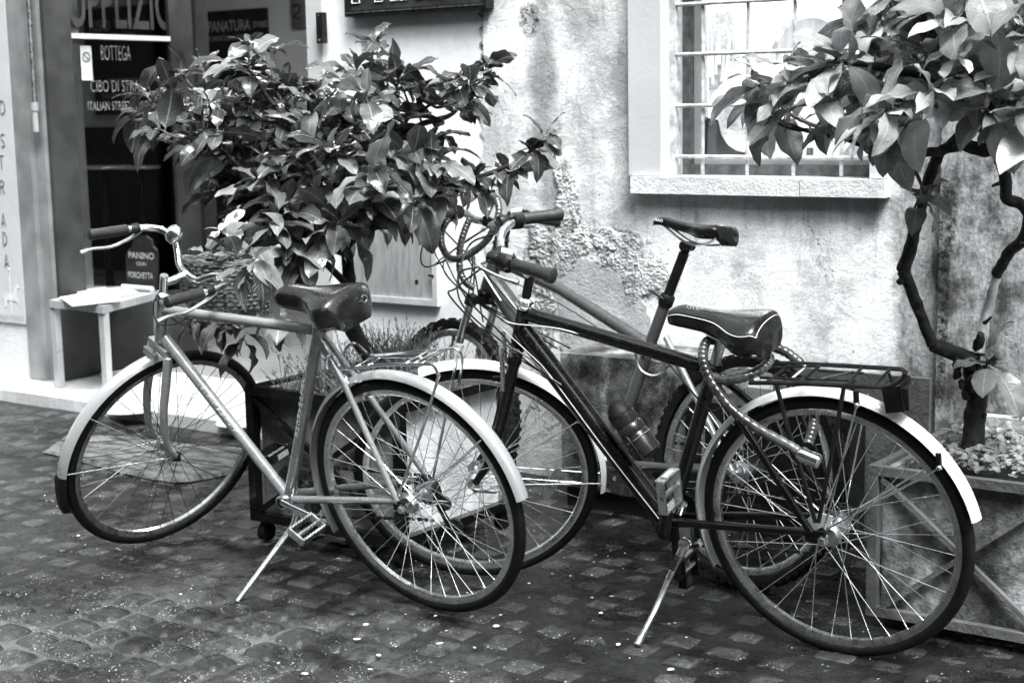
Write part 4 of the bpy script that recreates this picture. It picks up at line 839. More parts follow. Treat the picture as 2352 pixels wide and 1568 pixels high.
tube('seat_stay', [ap(727, 772, .012), ap(790, 880, .045), drN], .0085, 'grey_paint', bA); tube('seat_stay', [ap(742, 768, -.012), ap(846, 907, -.055), drF], .0085, 'grey_paint', bA)
for s in (1, -1): MB().obox(PA.l(-.012, .004, s*.062), PA.e1*.02, PA.e2*.014, NN*.0025).build('dropout', 'dark_metal', bA, smooth=False); MB().lathe(PA.l(0, 0, s*.066), NN*s, [(.013, 0), (.013, .004), (.009, .005), (.009, .012), (.0005, .013)], 6).build('axle_nut', 'alloy', bA)
# lettering on both tubes, facing the street
def tube_text(s, a, b, r, n_, parent, size, mat='white_print', stacked=False, flip=1):
    d = (b-a); ln = d.length; d.normalize(); pp = n_-d*n_.dot(d); pp.normalize(); sd_ = pp.cross(d)
    if not stacked: text('lettering', s, (a+b)/2+pp*(r+.0006), d*flip, pp.cross(d*flip), size, mat, parent, wrap=r, fit=ln, bold=.02)
    else:
        for i, c in enumerate(s): text('letter', c, a+d*(ln*(i+.5)/len(s))+pp*(r+.0006), -sd_ if False else d.cross(pp), -d, size, mat, parent, wrap=None, bold=.03)
tube_text('VELOMARCHE', ap(462, 872, 0), ap(551, 988, 0), .0165, NN, dt, .017)
a0_, b0_ = ap(708, 860), ap(690, 998); d_ = (b0_-a0_).normalized(); pp = (NN-d_*NN.dot(d_)).normalized(); ux_ = -d_.cross(pp)
ux_ = ux_ if ux_.dot(RT) > 0 else -ux_
for i, c in enumerate('VELOMARCHE'):
    text('letter', c, a0_+(b0_-a0_)*((i+.5)/10)+pp*.0172, ux_, -d_, .0145, 'white_print', stb, fit=.0125, bold=.03)
# seat post and saddle
sp0 = ap(737, 700); tube('seat_post', [ST, sp0], .0125, 'chrome', bA); MB().lathe(ST-axA*.004, (sp0-ST), [(.019, -.012), (.02, 0), (.019, .014)], 16).build('seat_clamp', 'grey_paint', bA)
sA = saddle(bA, ap(732, 662), (-PA.e1+PA.e2*.03).normalized(), PA.e2, NN, L_=.265, Wd=.108, thick=.054, nose=.036, dip=.004)
c_ = ap(790, 668, .0); MB().ring(ap(732, 662)+PA.e1*.118+NN*(-.035)-PA.e2*.035, NN, PA.e2, PA.e1, [(.012, -.001), (.012, .002), (.008, .002), (.008, -.001)], seg=16).build('emblem', 'chrome', sA)
# fork (turned): crown at foot of head tube
CR = HB-axA*.012
fl = lambda u, v, w=0.: FA.l(u, v, w)
crown = MB().obox(CR-axA*.012, FA.n*.048, FA.e1*.013, axA*.013).build('fork_crown', 'silver_paint', bA)
for s in (1, -1):
    a = CR-axA*.02+FA.n*s*.045; hb = FA.o+FA.n*s*.052; md = a+(hb-a)*.55-FA.e1*.032; m2 = a+(hb-a)*.84-FA.e1*.030
    tube('fork_leg', [a, a+(md-a)*.5, md, m2, hb], [.0135, .0135, .0125, .0105, .0085], 'pale_paint', bA, 14, 5)
    MB().lathe(FA.l(0, 0, s*.056), FA.n*s, [(.012, 0), (.012, .004), (.008, .005), (.008, .011), (.0005, .012)], 6).build('axle_nut', 'dark_metal', bA)
    for ang in (150, 181):
        tube('fender_stay', [fl(0, 0, s*.05), fl(.352*math.cos(R_(ang)), .352*math.sin(R_(ang)), s*.025)], .0019, 'spoke_steel', bA, 6)
tube('stem_quill', [HT+axA*.03, HT+axA*.085], .0115, 'chrome', bA)
# front brake and cable bits
MB().obox(CR-axA*.03-FA.e1*.03, FA.n*.03, FA.e1*.008, axA*.012).build('brake_caliper', 'alloy', bA)
# handlebar in the steered frame: clamp forward of the quill
Q = HT+axA*.06; CL = Q+FA.e1*.075+axA*.022; tube('stem', [Q, Q+FA.e1*.03+axA*.006, CL], .0115, 'chrome', bA, 14)
def HBp(u, v, w): return CL+FA.e1*u+FA.e2*v+FA.n*w
l_path = [HBp(0, 0, 0), HBp(.005, .004, -.05), HBp(.015, .035, -.09), HBp(.02, .055, -.13), HBp(0, .058, -.18), HBp(-.05, .055, -.2), HBp(-.1, .05, -.205), HBp(-.19, .04, -.21)]
r_path = [HBp(0, 0, 0), HBp(.005, .004, .05), HBp(.015, .035, .09), HBp(.02, .055, .13), HBp(0, .058, .18), HBp(-.05, .055, .2), HBp(-.1, .05, .205), HBp(-.19, .04, .21)]
hbA = tube('handlebar', l_path[::-1][1:]+r_path[1:-1], .0105, 'chrome', bA, 12, 5)
for pth in (l_path, r_path):
    d = (pth[-1]-pth[-3]); a = pth[-1]-d.normalized()*.105; b = pth[-1]+d.normalized()*.012
    MB().lathe(a, b-a, [(.0135, 0), (.0155, .004), (.015, .1), (.0165, .104), (.0165, .115), (.008, .118)], 16).build('grip', 'grip_rubber', bA)
    ll = [a+axA*-.004-d.normalized()*.03+FA.e1*.02, a-axA*.03+FA.e1*.01, a-axA*.05+d*.35-FA.e1*.0, a-axA*.048+d*.75, a-axA*.055+d*1.0]; tube('brake_lever', ll, [.006, .0055, .005, .0048, .0075], 'alloy', bA, 8, 4)
    MB().lathe(a-d.normalized()*.035, d.normalized(), [(.014, 0), (.015, .003), (.015, .02), (.014, .023)], 14).build('lever_clamp', 'dark_metal', bA)
bc = HBp(.01, .075, -.105); MB().lathe(bc-FA.e1*.004, (-FA.e1*.75+Vector((.1, -.5, .5))).normalized(), [(.010, -.012), (.026, -.008), (.029, 0), (.027, .008), (.019, .016), (.010, .02), (.0005, .021)], 24).build('bell', 'chrome', bA)
tube('stem_bolt', [Q, Q+axA*.02], .008, 'chrome', bA)
tube('brake_cable', [HBp(-.05, .03, .19), HBp(.05, .0, .1), HT+FA.e1*.06, HT-axA*.05-NN*.01+PA.e1*.02, ap(440, 760, .02)], .0024, 'cable_sheath', bA, 6, 7)
tube('brake_cable', [ap(367, 668, .02), ap(352, 700, .02), ap(362, 742, .02), ap(400, 745, .02), ap(430, 730, .01)], .0018, 'cable_sheath', bA, 6, 6)
# crank, pedals, chain
crA = ap(650, 1152, .045); cr2 = ap(745, 1196, .06); tube('crank', [ap(650, 1152, .045), ap(672, 1163, .05), ap(722, 1186, .06)], [.0125, .0095, .009], 'chrome', bA, 12)
MB().lathe(ap(650, 1152, .04), NN, [(.014, 0), (.015, .012), (.009, .016), (.0005, .016)], 16).build('crank_bolt', 'dark_metal', bA)
pedal(bA, ap(705, 1215, .125), NN, (PA.e1*.75-PA.e2*.5).normalized(), 'alloy', (.045, .026), False)
cf = BB-NN*.05; tube('crank', [cf, cf-(PA.e1*.15+PA.e2*(-.065))], [.011, .009], 'chrome', bA); pedal(bA, cf-(PA.e1*.15-PA.e2*.065)-NN*.07, NN, PA.e1, 'dark_metal', (.042, .03))
sprocket(bA, BB-NN*.045, NN, .085, 'greasy_steel', 42); sprocket(bA, PA.l(0, 0, -.045), NN, .042, 'greasy_steel', 20, 'freewheel', .008, .3)
tb_, bb_ = BB-NN*.046+PA.e2*.085, BB-NN*.046-PA.e2*.085
chain(bA, [tb_, tb_*.5+PA.l(0, .042, -.046)*.5, PA.l(0, .042, -.046), PA.l(.03, .028, -.046), PA.l(.04, 0, -.046)]); chain(bA, [bb_, bb_*.5+PA.l(-.02, -.09, -.046)*.5, PA.l(-.02, -.095, -.046), PA.l(.05, -.105, -.046)])
dr_ = MB().obox(PA.l(.035, -.075, -.05), PA.e1*.012+PA.e2*-.03, PA.e1*.006, NN*.006).build('derailleur', 'dark_metal', bA)
for (u, v) in ((.045, -.035), (.07, -.10)): sprocket(dr_, PA.l(u, v, -.05), NN, .022, 'greasy_steel', 11, 'pulley', .004, .3)
# rear brake bridge caliper
for s in (1, -1):
    tube('brake_arm', [ap(768, 855, .01*s), ap(792, 870, .03*s), ap(800, 905, .04*s), ap(812, 915, .03*s)], [.009, .008, .007, .006], 'chrome', bA, 10, 4); MB().obox(ap(828, 915, .022*s), PA.e1*.022+PA.e2*.006, NN*.006, PA.e2*.007).build('brake_pad', 'alloy', bA)
# kickstand
k1 = ap(672, 1210, .03); kf = onz(545, 1380, .004); k0 = BB-PA.e2*.03+PA.e1*.03; MB().obox(k0+PA.e1*.01, PA.e1*.02, NN*.018, PA.e2*.012).build('kickstand_bracket', 'alloy', bA)
tube('kickstand', [k0, k1, k1+(kf-k1)*.5, kf], [.009, .009, .008, .007], 'alloy', bA, 10)
# luggage rack of bent wire
c2 = crop(1000, 750); c3 = crop(1000, 1450)
def wire(pts, r=.004, mat='chrome', root=None, k=5, nm='rack_wire'): return tube(nm, pts, r, mat, root, 8, k)
near = [c2(660, 1465), c2(600, 1420), c2(602, 1345), c2(625, 1322), c2(655, 1345), c2(700, 1412), c2(760, 1420), c2(1060, 1395), c2(1380, 1386), c2(1445, 1405), c2(1477, 1480), c3(1472, 130), c3(1340, 560), c3(1150, 1070)]
farw = [c2(760, 1410), c2(733, 1310), c2(775, 1240), c2(830, 1225), c2(930, 1308), c2(1000, 1313), c2(1280, 1290), c2(1530, 1266), c2(1610, 1262), c2(1655, 1310), c2(1662, 1400), c2(1630, 1560)]
wire([ap(x, y, .06) for x, y in near], root=bA); wire([ap(x, y, -.07) for x, y in farw], root=bA)
for xa, ya, xb, yb in ((800, 1418, 975, 1320), (900, 1405, 1060, 1312), (1190, 1392, 1400, 1280), (1260, 1390, 1490, 1272), (1330, 1388, 1530, 1270)):
    wire([ap(*c2(xa, ya), .06), ap(*c2(xb, yb), -.07)], .0028, root=bA, k=0)
wire([ap(*c2(960, 1330), -.03), ap(*c2(1480, 1330), -.02)], .0028, root=bA, k=0); wire([ap(*c2(860, 1390), .02), ap(*c2(1450, 1350), .03)], .0028, root=bA, k=0)
tube('rack_strut', [PA.l(.0, .01, -.066), ap(*c2(1620, 1350), -.07)], .004, 'chrome', bA, 8)
for s in (1, -1):
    tube('fender_stay', [PA.l(0, 0, s*.06), PA.l(.345*math.cos(R_(38)), .345*math.sin(R_(38)), s*.024)], .002, 'spoke_steel', bA, 6)
# wicker basket carried at the bars
bk_c = Q+FA.e1*.20+axA*-.03+FA.n*.02; bu = FA.e1.copy(); bu.z = 0; bu.normalize(); bn = Vector((bu.y, -bu.x, 0)); bz0 = bk_c.z-.1; bz1 = bk_c.z+.075
bsk = MB().obox(Vector((bk_c.x, bk_c.y, bz0)), bu*.083, bn*.112, Vector((0, 0, .004))).build('basket', 'wicker', bA)
def bring(z, g): 
    s = .83+.17*(z-bz0)/(bz1-bz0); out = []
    for i in range(48):
        a = 2*math.pi*i/48; ca, sa = math.cos(a), math.sin(a); q = (abs(ca)**4+abs(sa)**4)**-.25; wv = g*(1 if i % 2 else -1)*.0035; out.append(Vector((bk_c.x, bk_c.y, z))+bu*(.10*s*q*ca+wv*ca)+bn*(.135*s*q*sa+wv*sa))
    return out
nr = 15
for i in range(nr): MB().tube(bring(bz0+(bz1-bz0)*i/(nr-1), 1 if i % 2 else -1), .0042, 6, closed=True).build('wicker_strand', 'wicker', bsk)
for g in (0, .004, .008): MB().tube([p+Vector((0, 0, g+.003*math.sin(j*1.3+g*400))) for j, p in enumerate(bring(bz1+.004, 0))], .0055, 6, closed=True).build('basket_rim', 'wicker', bsk)
b0, b1 = bring(bz0, 0), bring(bz1, 0)
for i in range(0, 48, 3): MB().tube([b0[i], b1[i]], .0035, 6).build('basket_stake', 'wicker', bsk)

# =================== bicycle B: black bike with white fenders
PB = Pl((-1.485, 3.401, .333), .042, .202); FB = Pl((-2.543, 3.366, .340), .552, .341); FB.n = -FB.e1.cross(FB.e2)
if FB.n.y > 0: FB.n = -FB.n
NN = PB.n
bB = thing('bicycle', 'black bicycle with white fenders, rear rack and kickstand, nearest the right edge', 'bicycle', (-2.0, 3.4, 0), 'parked bicycles')
bp = lambda x, y, o=0.: PB.p(x, y, o)
wheel(bB, PB, hubr=.022); wB = wheel(bB, FB, hubr=.016)
fender(bB, PB, 12, 205, 'white_plastic', label='glossy white rear fender'); fender(bB, FB, -8, 112, 'white_plastic', label='glossy white front fender')
HT, HB, BB, ST = bp(1204, 706), bp(1188, 792), bp(1537, 1203), bp(1640, 842)
axB = (HT-HB).normalized()
MB().lathe(HB, HT-HB, [(.0185, 0), (.0185, (HT-HB).length)], 16).build('head_tube', 'black_paint', bB)
MB().lathe(HT, axB, [(.021, 0), (.024, .004), (.024, .010), (.018, .013), (.023, .016), (.023, .026), (.014, .03), (.012, .031)], 18).build('headset', 'chrome', bB); MB().lathe(HB, -axB, [(.02, 0), (.023, .004), (.023, .01), (.019, .014)], 18).build('headset', 'chrome', bB)
tube('top_tube', [bp(1208, 720), bp(1622, 842)], .0185, 'black_paint', bB, 18); tube('down_tube', [bp(1200, 757), BB], .0275, 'black_paint', bB, 18)
stB = tube('seat_tube', [ST, BB], .018, 'black_paint', bB, 16); MB().lathe(ST, (ST-BB), [(.019, -.02), (.021, -.01), (.021, .006), (.016, .01)], 16).build('seat_clamp', 'dark_metal', bB)
MB().lathe(bp(1560, 1163), (ST-BB), [(.0198, -.012), (.0198, .012)], 16).build('tube_band', 'chrome', bB)
MB().lathe(BB-NN*.038, NN, [(.021, 0), (.023, .003), (.023, .073), (.021, .076)], 20).build('bottom_bracket', 'dark_metal', bB)
dN, dF = bp(1862, 1222, .066), bp(1925, 1185, -.066)
tube('chain_stay', [bp(1548, 1199, .035), dN], [.012, .0095], 'black_paint', bB); tube('chain_stay', [bp(1570, 1184, -.035), dF], [.012, .0095], 'black_paint', bB)
tube('seat_stay', [bp(1632, 862, .014), bp(1712, 985, .05), dN], .0095, 'black_paint', bB, 12); tube('seat_stay', [bp(1648, 860, -.014), bp(1770, 960, -.06), dF], .0095, 'black_paint', bB, 12)
for s in (1, -1):
    MB().obox(PB.l(-.02, .006, s*.066), PB.e1*.026, PB.e2*.016, NN*.0028).build('dropout', 'black_paint', bB, smooth=False); MB().lathe(PB.l(0, 0, s*.069), NN*s, [(.014, 0), (.014, .004), (.0095, .005), (.0095, .014), (.0005, .015)], 6).build('axle_nut', 'chrome', bB)
MB().ring(PB.o, PB.e1, PB.e2, NN, [(.028, .048), (.062, .050), (.062, .052), (.028, .052)], R_(70), R_(200), seg=16).build('spoke_guard', 'white_plastic', bB)
tube('seat_post', [ST, bp(1662, 762)], .0135, 'alloy', bB, 14)
sB = saddle(bB, bp(1672, 716), (-PB.e1+PB.e2*.09).normalized(), (PB.e2+PB.e1*.09).normalized(), NN, L_=.275, Wd=.10, thick=.044, nose=.03, dip=.006, trim=True)
p = bp(1592, 706, .036)
text('lettering', 'OTR', p+PB.e2*.0, PB.e1-PB.e2*.12, PB.e2+PB.e1*.12, .010, 'white_print', sB, fit=.034, bold=.02)
# fork
CRB = HB-axB*.022
for s in (1, -1):
    a = CRB+FB.n*s*.047; hb = FB.o+FB.n*s*.052; md = a+(hb-a)*.5+FB.e1*.018; m2 = a+(hb-a)*.8+FB.e1*.020
    tube('fork_leg', [a+axB*.012, md, m2, hb], [.0165, .0155, .0125, .0095], 'black_paint', bB, 14, 5)
    MB().lathe(FB.l(0, 0, s*.056), FB.n*s, [(.012, 0), (.012, .005), (.007, .006), (.007, .012)], 10).build('skewer_nut', 'alloy', bB)
    for ang in (-2, 33): tube('fender_stay', [FB.l(0, 0, s*.052), FB.l(.348*math.cos(R_(ang)), .348*math.sin(R_(ang)), s*.026)], .0019, 'spoke_steel', bB, 6); MB().sphere(FB.l(.350*math.cos(R_(ang)), .350*math.sin(R_(ang)), s*.03), .0055, 8).build('stay_bolt', 'chrome', bB)
    b0_ = a-axB*.03+FB.n*s*.0-FB.e1*.028; tube('brake_arm', [b0_+FB.e2*.07, b0_+FB.e2*.02, b0_-FB.e2*.06], [.006, .007, .006], 'alloy', bB, 8, 3); MB().obox(b0_-FB.e2*.035-FB.n*s*.02, FB.e1*.028, FB.n*.005, FB.e2*.006).build('brake_pad', 'rubber', bB)
MB().obox(CRB+axB*.004, FB.n*.055, FB.e1*.018, axB*.012).build('fork_crown', 'black_paint', bB)
lv = FB.l(0, 0, .066); tube('skewer_lever', [lv, lv+FB.n*.012+FB.e1*.01, lv+FB.n*.014+FB.e1*.065-FB.e2*.004], [.007, .006, .0045], 'chrome', bB, 8, 4)
# reflector in the front wheel
rc_ = FB.l(.215, -.025, .006); ds = (FB.e2*.92+FB.e1*.38).normalized(); dx_ = ds.cross(FB.n).normalized(); pts = []
for i in range(20): a = 2*math.pi*i/20; pts.append((.058*math.cos(a)*(1-.0*abs(math.sin(a))), .0165*math.sin(a)))
MB().add([rc_+ds*u+dx_*v+FB.n*z for z in (-.003, .003) for u, v in pts], [tuple(range(20)), tuple(range(20, 40))[::-1]]+[(i, (i+1) % 20, 20+(i+1) % 20, 20+i) for i in range(20)]).build('reflector', 'lens_plastic', wB, smooth=False); MB().lathe(rc_+FB.n*.003, FB.n, [(.007, 0), (.007, .002), (.0005, .002)], 12).build('reflector_screw', 'alloy', wB)
# stem and handlebar
Q = HT+axB*.105; tube('stem_quill', [HT+axB*.03, Q], .0125, 'dark_metal', bB, 14)
fB = -FB.e1; CL = Q+fB*.085+axB*.045; tube('stem', [Q-axB*.005, Q+fB*.03+axB*.02, CL], [.017, .015, .017], 'chrome', bB, 14, 4)
MB().lathe(CL-FB.n*.025, FB.n, [(.019, 0), (.019, .05)], 16).build('stem_clamp', 'dark_metal', bB)
nBb = (FB.n+Vector((0, 0, .14))).normalized()
def HBq(u, v, w): return CL+fB*u+FB.e2*v+nBb*w
for s in (1, -1):
    pth = [HBq(0, 0, 0), HBq(.005, .01, s*.07), HBq(0, .035, s*.12), HBq(-.03, .045, s*.18), HBq(-.06, .043, s*.21), HBq(-.115, .038, s*.25)]
    tube('handlebar', pth, .0115, 'alloy', bB, 12, 5); d = (pth[-1]-pth[-2]).normalized(); a = pth[-1]-d*.085; b = pth[-1]+d*.03
    MB().lathe(a, d, [(.015, 0), (.0165, .004), (.016, .1), (.019, .105), (.019, .122), (.012, .126)], 18).build('grip', 'grip_rubber', bB)
    MB().lathe(a-d*.04, d, [(.018, 0), (.025, .004), (.026, .03), (.019, .038)], 18).build('gear_shifter', 'dark_metal', bB); MB().obox(a-d*.025+axB*.022, d*.018, FB.n*.014, axB*.007).build('gear_indicator', 'lens_plastic', bB)
    MB().lathe(a-d*.075, d, [(.015, 0), (.017, .004), (.017, .025), (.015, .03)], 14).build('lever_clamp', 'dark_metal', bB); tube('brake_lever', [a-d*.06+fB*.02-axB*.005, a-d*.04+fB*.05-axB*.015, a+d*.03+fB*.055-axB*.025, a+d*.08+fB*.045-axB*.03], [.008, .006, .005, .007], 'alloy', bB, 8, 4)
for i, (dx, sgn_) in enumerate(((.0, 1), (.02, -1), (-.02, 1))):
    st_ = HBq(.03, .02, sgn_*.14); tube('brake_cable', [st_, st_+fB*.06-axB*(.02+.02*i), CL+fB*(.07+.02*i)-axB*.12, HT+fB*.05-axB*(.06+.02*i)+FB.n*.03, HB-axB*.02+NN*.035+PB.e1*.04+PB.e1*dx, bp(1250+20*i, 860+12*i, .03)], .0026, 'cable_sheath', bB, 6, 8)
c3b = crop(2000, 750); c3c = crop(2000, 1450)
tube('gear_cable', [bp(*c3b(0, 1010), .06), bp(*c3b(100, 1065), .035), bp(*c3b(480, 1110), .024), bp(*c3b(900, 1240), .0), bp(*c3b(1300, 1370), -.005), bp(1632, 858, .022)], .0017, 'pale_sheath', bB, 6, 6)
tube('gear_cable', [bp(*c3b(10, 1100), .05), bp(*c3b(250, 1320), .03), bp(*c3c(400, 110), .03), bp(*c3c(830, 690), .03), bp(*c3c(1245, 1222), .035)], .0014, 'pale_sheath', bB, 6, 6)
tube('brake_cable', [bp(*c3b(1060, 1300), .0), bp(*c3b(1100, 1420), .01), bp(*c3b(1180, 1470), .01), bp(*c3b(1260, 1455), .0), bp(*c3b(1335, 1385), -.01)], .0026, 'pale_sheath', bB, 6, 6)
tube('brake_cable', [bp(*c3b(1330, 1390), .02), bp(*c3c(1560, 290), .03), bp(*c3c(1660, 380), .03), bp(*c3c(1750, 340), .02)], .0024, 'cable_sheath', bB, 6, 6)
# crank, pedals, kickstand, chainwheel
cn = bp(1526, 1222, .06); ce = bp(1536, 1140, .072); crb = tube('crank', [cn, (cn+ce)/2, ce], [.016, .013, .012], 'dark_metal', bB, 12); MB().lathe(cn, NN, [(.017, 0), (.018, .008), (.012, .011), (.0005, .011)], 18).build('crank_bolt', 'dark_metal', bB)
pc = bp(1538, 1128, .13); pedal(bB, pc, NN, PB.e2, 'alloy', (.042, .042))
cf = bp(1552, 1196, -.05); ce2 = cf-PB.e2*.17-PB.e1*.01; tube('crank', [cf, ce2], [.015, .012], 'dark_metal', bB); pedal(bB, ce2-NN*.06, NN, PB.e2, 'dark_metal', (.038, .04))
sprocket(bB, BB-NN*.045, NN, .082, 'greasy_steel', 40); sprocket(bB, PB.l(0, 0, -.045), NN, .045, 'greasy_steel', 22, 'freewheel', .01, .3)
a1_, a2_ = BB-NN*.046+PB.e2*.082, BB-NN*.046-PB.e2*.082; chain(bB, [a1_, (a1_+PB.l(0, .045, -.046))/2, PB.l(0, .045, -.046), PB.l(.04, .02, -.046)]); chain(bB, [a2_, (a2_+PB.l(.0, -.09, -.046))/2, PB.l(.0, -.095, -.046)])
kk0 = bp(1578, 1205, .02); kk1 = bp(1576, 1245, .035); kk2 = bp(1540, 1320, .06); kkf = onz(1463, 1482, .005)
MB().obox((kk0+kk1)/2, PB.e1*.016, PB.e2*-.026, NN*.01).build('kickstand_bracket', 'chrome', bB); MB().lathe(kk1+NN*.008, NN, [(.016, 0), (.016, .006), (.009, .009), (.0005, .009)], 16).build('kickstand_bolt', 'chrome', bB)
MB().tube(sm([kk1, bp(1566, 1265, .045), kk2, bp(1505, 1400, .12), kkf], 5), [.016, .015, .014, .013, .012, .0115, .011, .0105, .010, .0095, .009, .0085, .008, .008, .008, .008, .008, .008, .0085, .0095, .011], 10).build('kickstand', 'alloy', bB)
kd = (kk2-kk1).normalized()
for i in range(7): MB().obox(kk1+kd*(.03+i*.0065)+NN*.022, kd*.0016, kd.cross(NN)*.009, NN*.002).build('kickstand_rib', 'dark_metal', bB, smooth=False)
# rack
def rk(x, y, o): return bp(x, y, o)
c4 = crop(2996, 1450); c4b = crop(2996, 750)
lo_ = [c4b(0, 1530), c4b(300, 1532), c4b(700, 1550), c4b(1010, 1565), c4b(1120, 1550), c4b(1200, 1500), c4b(1225, 1450)]
hi_ = [c4b(60, 1375), c4b(400, 1380), c4b(800, 1400), c4b(1130, 1420), c4b(1195, 1425), c4b(1228, 1450)]
wire([rk(x, y, .065) for x, y in lo_], .0055, 'dark_metal', bB, 5, 'rack_rail'); wire([rk(x, y, -.065) for x, y in hi_], .0055, 'dark_metal', bB, 5, 'rack_rail'); 
wire([rk(*c4b(1225, 1450), .065), rk(*c4b(1228, 1450), -.065)], .0055, 'dark_metal', bB, 0, 'rack_rail')
for xa, ya, xb, yb in ((130, 1530, 330, 1385), (390, 1535, 560, 1390), (760, 1552, 890, 1405), (970, 1560, 1110, 1420)): wire([rk(*c4b(xa, ya), .065), rk(*c4b(xb, yb), -.065)], .004, 'dark_metal', bB, 0)
wire([rk(*c4b(90, 1490), .03), rk(*c4b(840, 1515), .03)], .0035, 'dark_metal', bB, 0); wire([rk(*c4b(150, 1415), -.035), rk(*c4b(520, 1400), -.03), rk(*c4b(560, 1435), -.02), rk(*c4b(900, 1455), -.02)], .0032, 'dark_metal', bB, 3)
wire([rk(*c4b(330, 1500), .02), rk(*c4b(440, 1405), -.02), rk(*c4b(400, 1400), -.04)], .0028, 'chrome', bB, 4, 'rack_spring'); wire([rk(*c4b(560, 1500), .02), rk(*c4b(820, 1440), -.02)], .0028, 'dark_metal', bB, 0, 'rack_spring')
for s, pts in ((1, [c4(215, 170), c4(300, 500), c4(440, 950), c4(520, 1250)]), (1, [c4(745, 185), c4(690, 500), c4(545, 1250)])): tube('rack_strut', [bp(x, y, .068) for x, y in pts], .0055, 'dark_metal', bB, 8)
for a, b in (((1800, 860), (1930, 1170)), ((1960, 870), (1930, 1170))): tube('rack_strut', [bp(*a, -.068), bp(*b, -.068)], .0055, 'dark_metal', bB, 8)
tube('rack_bracket', [bp(1650, 862, .0), bp(*c4b(30, 1500), .02)], .005, 'dark_metal', bB, 8)
for pts, s in (([c4(845, 335), c4(590, 1300)], 1), ([c4(1490, 825), c4(600, 1310)], 1)):
    tube('fender_stay', [bp(*pts[0], .036*s), bp(*pts[1], .066*s)], .0026, 'chrome', bB, 8); MB().sphere(bp(*pts[0], .038*s), .007, 10).build('stay_bolt', 'chrome', bB); MB().obox(bp(*pts[0], .030)+PB.e2*.018, PB.e1*.006, PB.e2*.018, NN*.004).build('stay_clip', 'rubber', bB)
    tube('fender_stay', [bp(*pts[0], .036)-NN*.072, PB.l(0, 0, -.066)], .0024, 'spoke_steel', bB, 8)
tl = bp(2063, 905, .0); tlo = MB().obox(tl, PB.e1*.022+PB.e2*.004, NN*.036, PB.e2*.031-PB.e1*.004).build('tail_light', 'rubber', bB); MB().obox(tl+PB.e1*.028, PB.e1*.007, NN*.031, PB.e2*.026).build('light_lens', 'dark_lens', tlo)
tube('light_bracket', [tl+PB.e2*.03-PB.e1*.012, tl+PB.e2*.05-PB.e1*.02], .004, 'dark_metal', bB)
# bottle in its cage
bt0, bt1 = bp(1492, 1040, .0), bp(1400, 922, .0); bt0, bt1 = bp(1484, 1030, .01), bp(1408, 926, .01); bd = (bt1-bt0); bl_ = bd.length
bo = thing('water_bottle', 'dark dented water bottle held in a cage on the black down tube', 'bottle', bt0); MB().lathe(bt0-bd*.12, bd, [(.03, 0), (.036, .006), (.036, .06), (.033, .066), (.036, .072), (.036, bl_*.62), (.032, bl_*.66), (.035, bl_*.72), (.035, bl_*.86)], 24).build('bottle_body', 'cable_sheath', bo)
MB().lathe(bt0-bd*.12, bd, [(.033, bl_*.862), (.034, bl_*.93), (.030, bl_*.98), (.024, bl_*1.06), (.016, bl_*1.12), (.010, bl_*1.14)], 20).build('bottle_cap', 'rubber', bo)
for s in (1, -1): wire([bt0-bd*.1+PB.e1*.0+NN*s*.038, bt0+bd*.35+NN*s*.038, bt0+bd*.42+NN*s*.02+(-PB.e1*.6+PB.e2*-.5)*.03], .0028, 'dark_metal', bB, 4, 'bottle_cage')
bdn = bd.normalized(); MB().ring(bt0+bd*.25, NN, bdn.cross(NN), bdn, [(.0365, -.002), (.039, 0), (.0365, .002)], seg=24).build('bottle_cage', 'alloy', bB)
# armoured cable lock looped round the seat post
lk = thing('cable_lock', 'thick armoured cable lock coiled round the black bicycle seat post', 'bicycle lock', bp(1660, 860, 0))
lp_ = [bp(*c4(470, 640), -.09), bp(*c4(500, 520), -.1), bp(1885, 950, -.11), bp(1880, 900, -.12)]
def seg_lock(pts, seg=True, r=.0125, nm='lock_cable'):
    P = sm(pts, 14); m = MB(); m.tube(P, [r*(1 if (i % 4) else .88) for i in range(len(P))], 12); m.build(nm, 'lock_cover', lk)
n = NB('lock_cover'); n.base(n.step(n.noise(14, 3), .35, .65, .03, .13)); n.rough(.22); n.set(Metallic=.35, Coat_Weight=.5); MT['lock_cover'] = n.m
z1 = crop(2500, 1300, 1.227)
seg_lock([bp(*z1(590, 430), .10), bp(*z1(540, 395), .095), bp(*z1(430, 335), .085), bp(*z1(350, 275), .075), bp(*z1(295, 205), .065), bp(*z1(262, 140), .05), bp(*z1(255, 85), .03), bp(*z1(275, 48), 0), bp(*z1(330, 60), -.05), bp(*z1(385, 62), -.09), bp(*z1(450, 65), -.1), bp(*z1(520, 85), -.1), bp(*z1(575, 125), -.09)])
seg_lock([bp(*z1(285, 168), .045), bp(*z1(330, 180), .06), bp(*z1(400, 165), .05), bp(*z1(455, 135), .0), bp(*z1(472, 110), -.03), bp(*z1(445, 85), -.05), bp(*z1(400, 65), -.06)])
seg_lock([bp(*z1(596, 390), .06), bp(*z1(612, 340), .02), bp(*z1(618, 290), -.02)])
a, b = bp(*z1(570, 418), .11), bp(*z1(632, 445), .115); MB().lathe(a, b-a, [(.016, 0), (.0175, .003), (.0175, (b-a).length), (.014, (b-a).length+.003), (.0005, (b-a).length+.003)], 18).build('lock_barrel', 'chrome', lk)

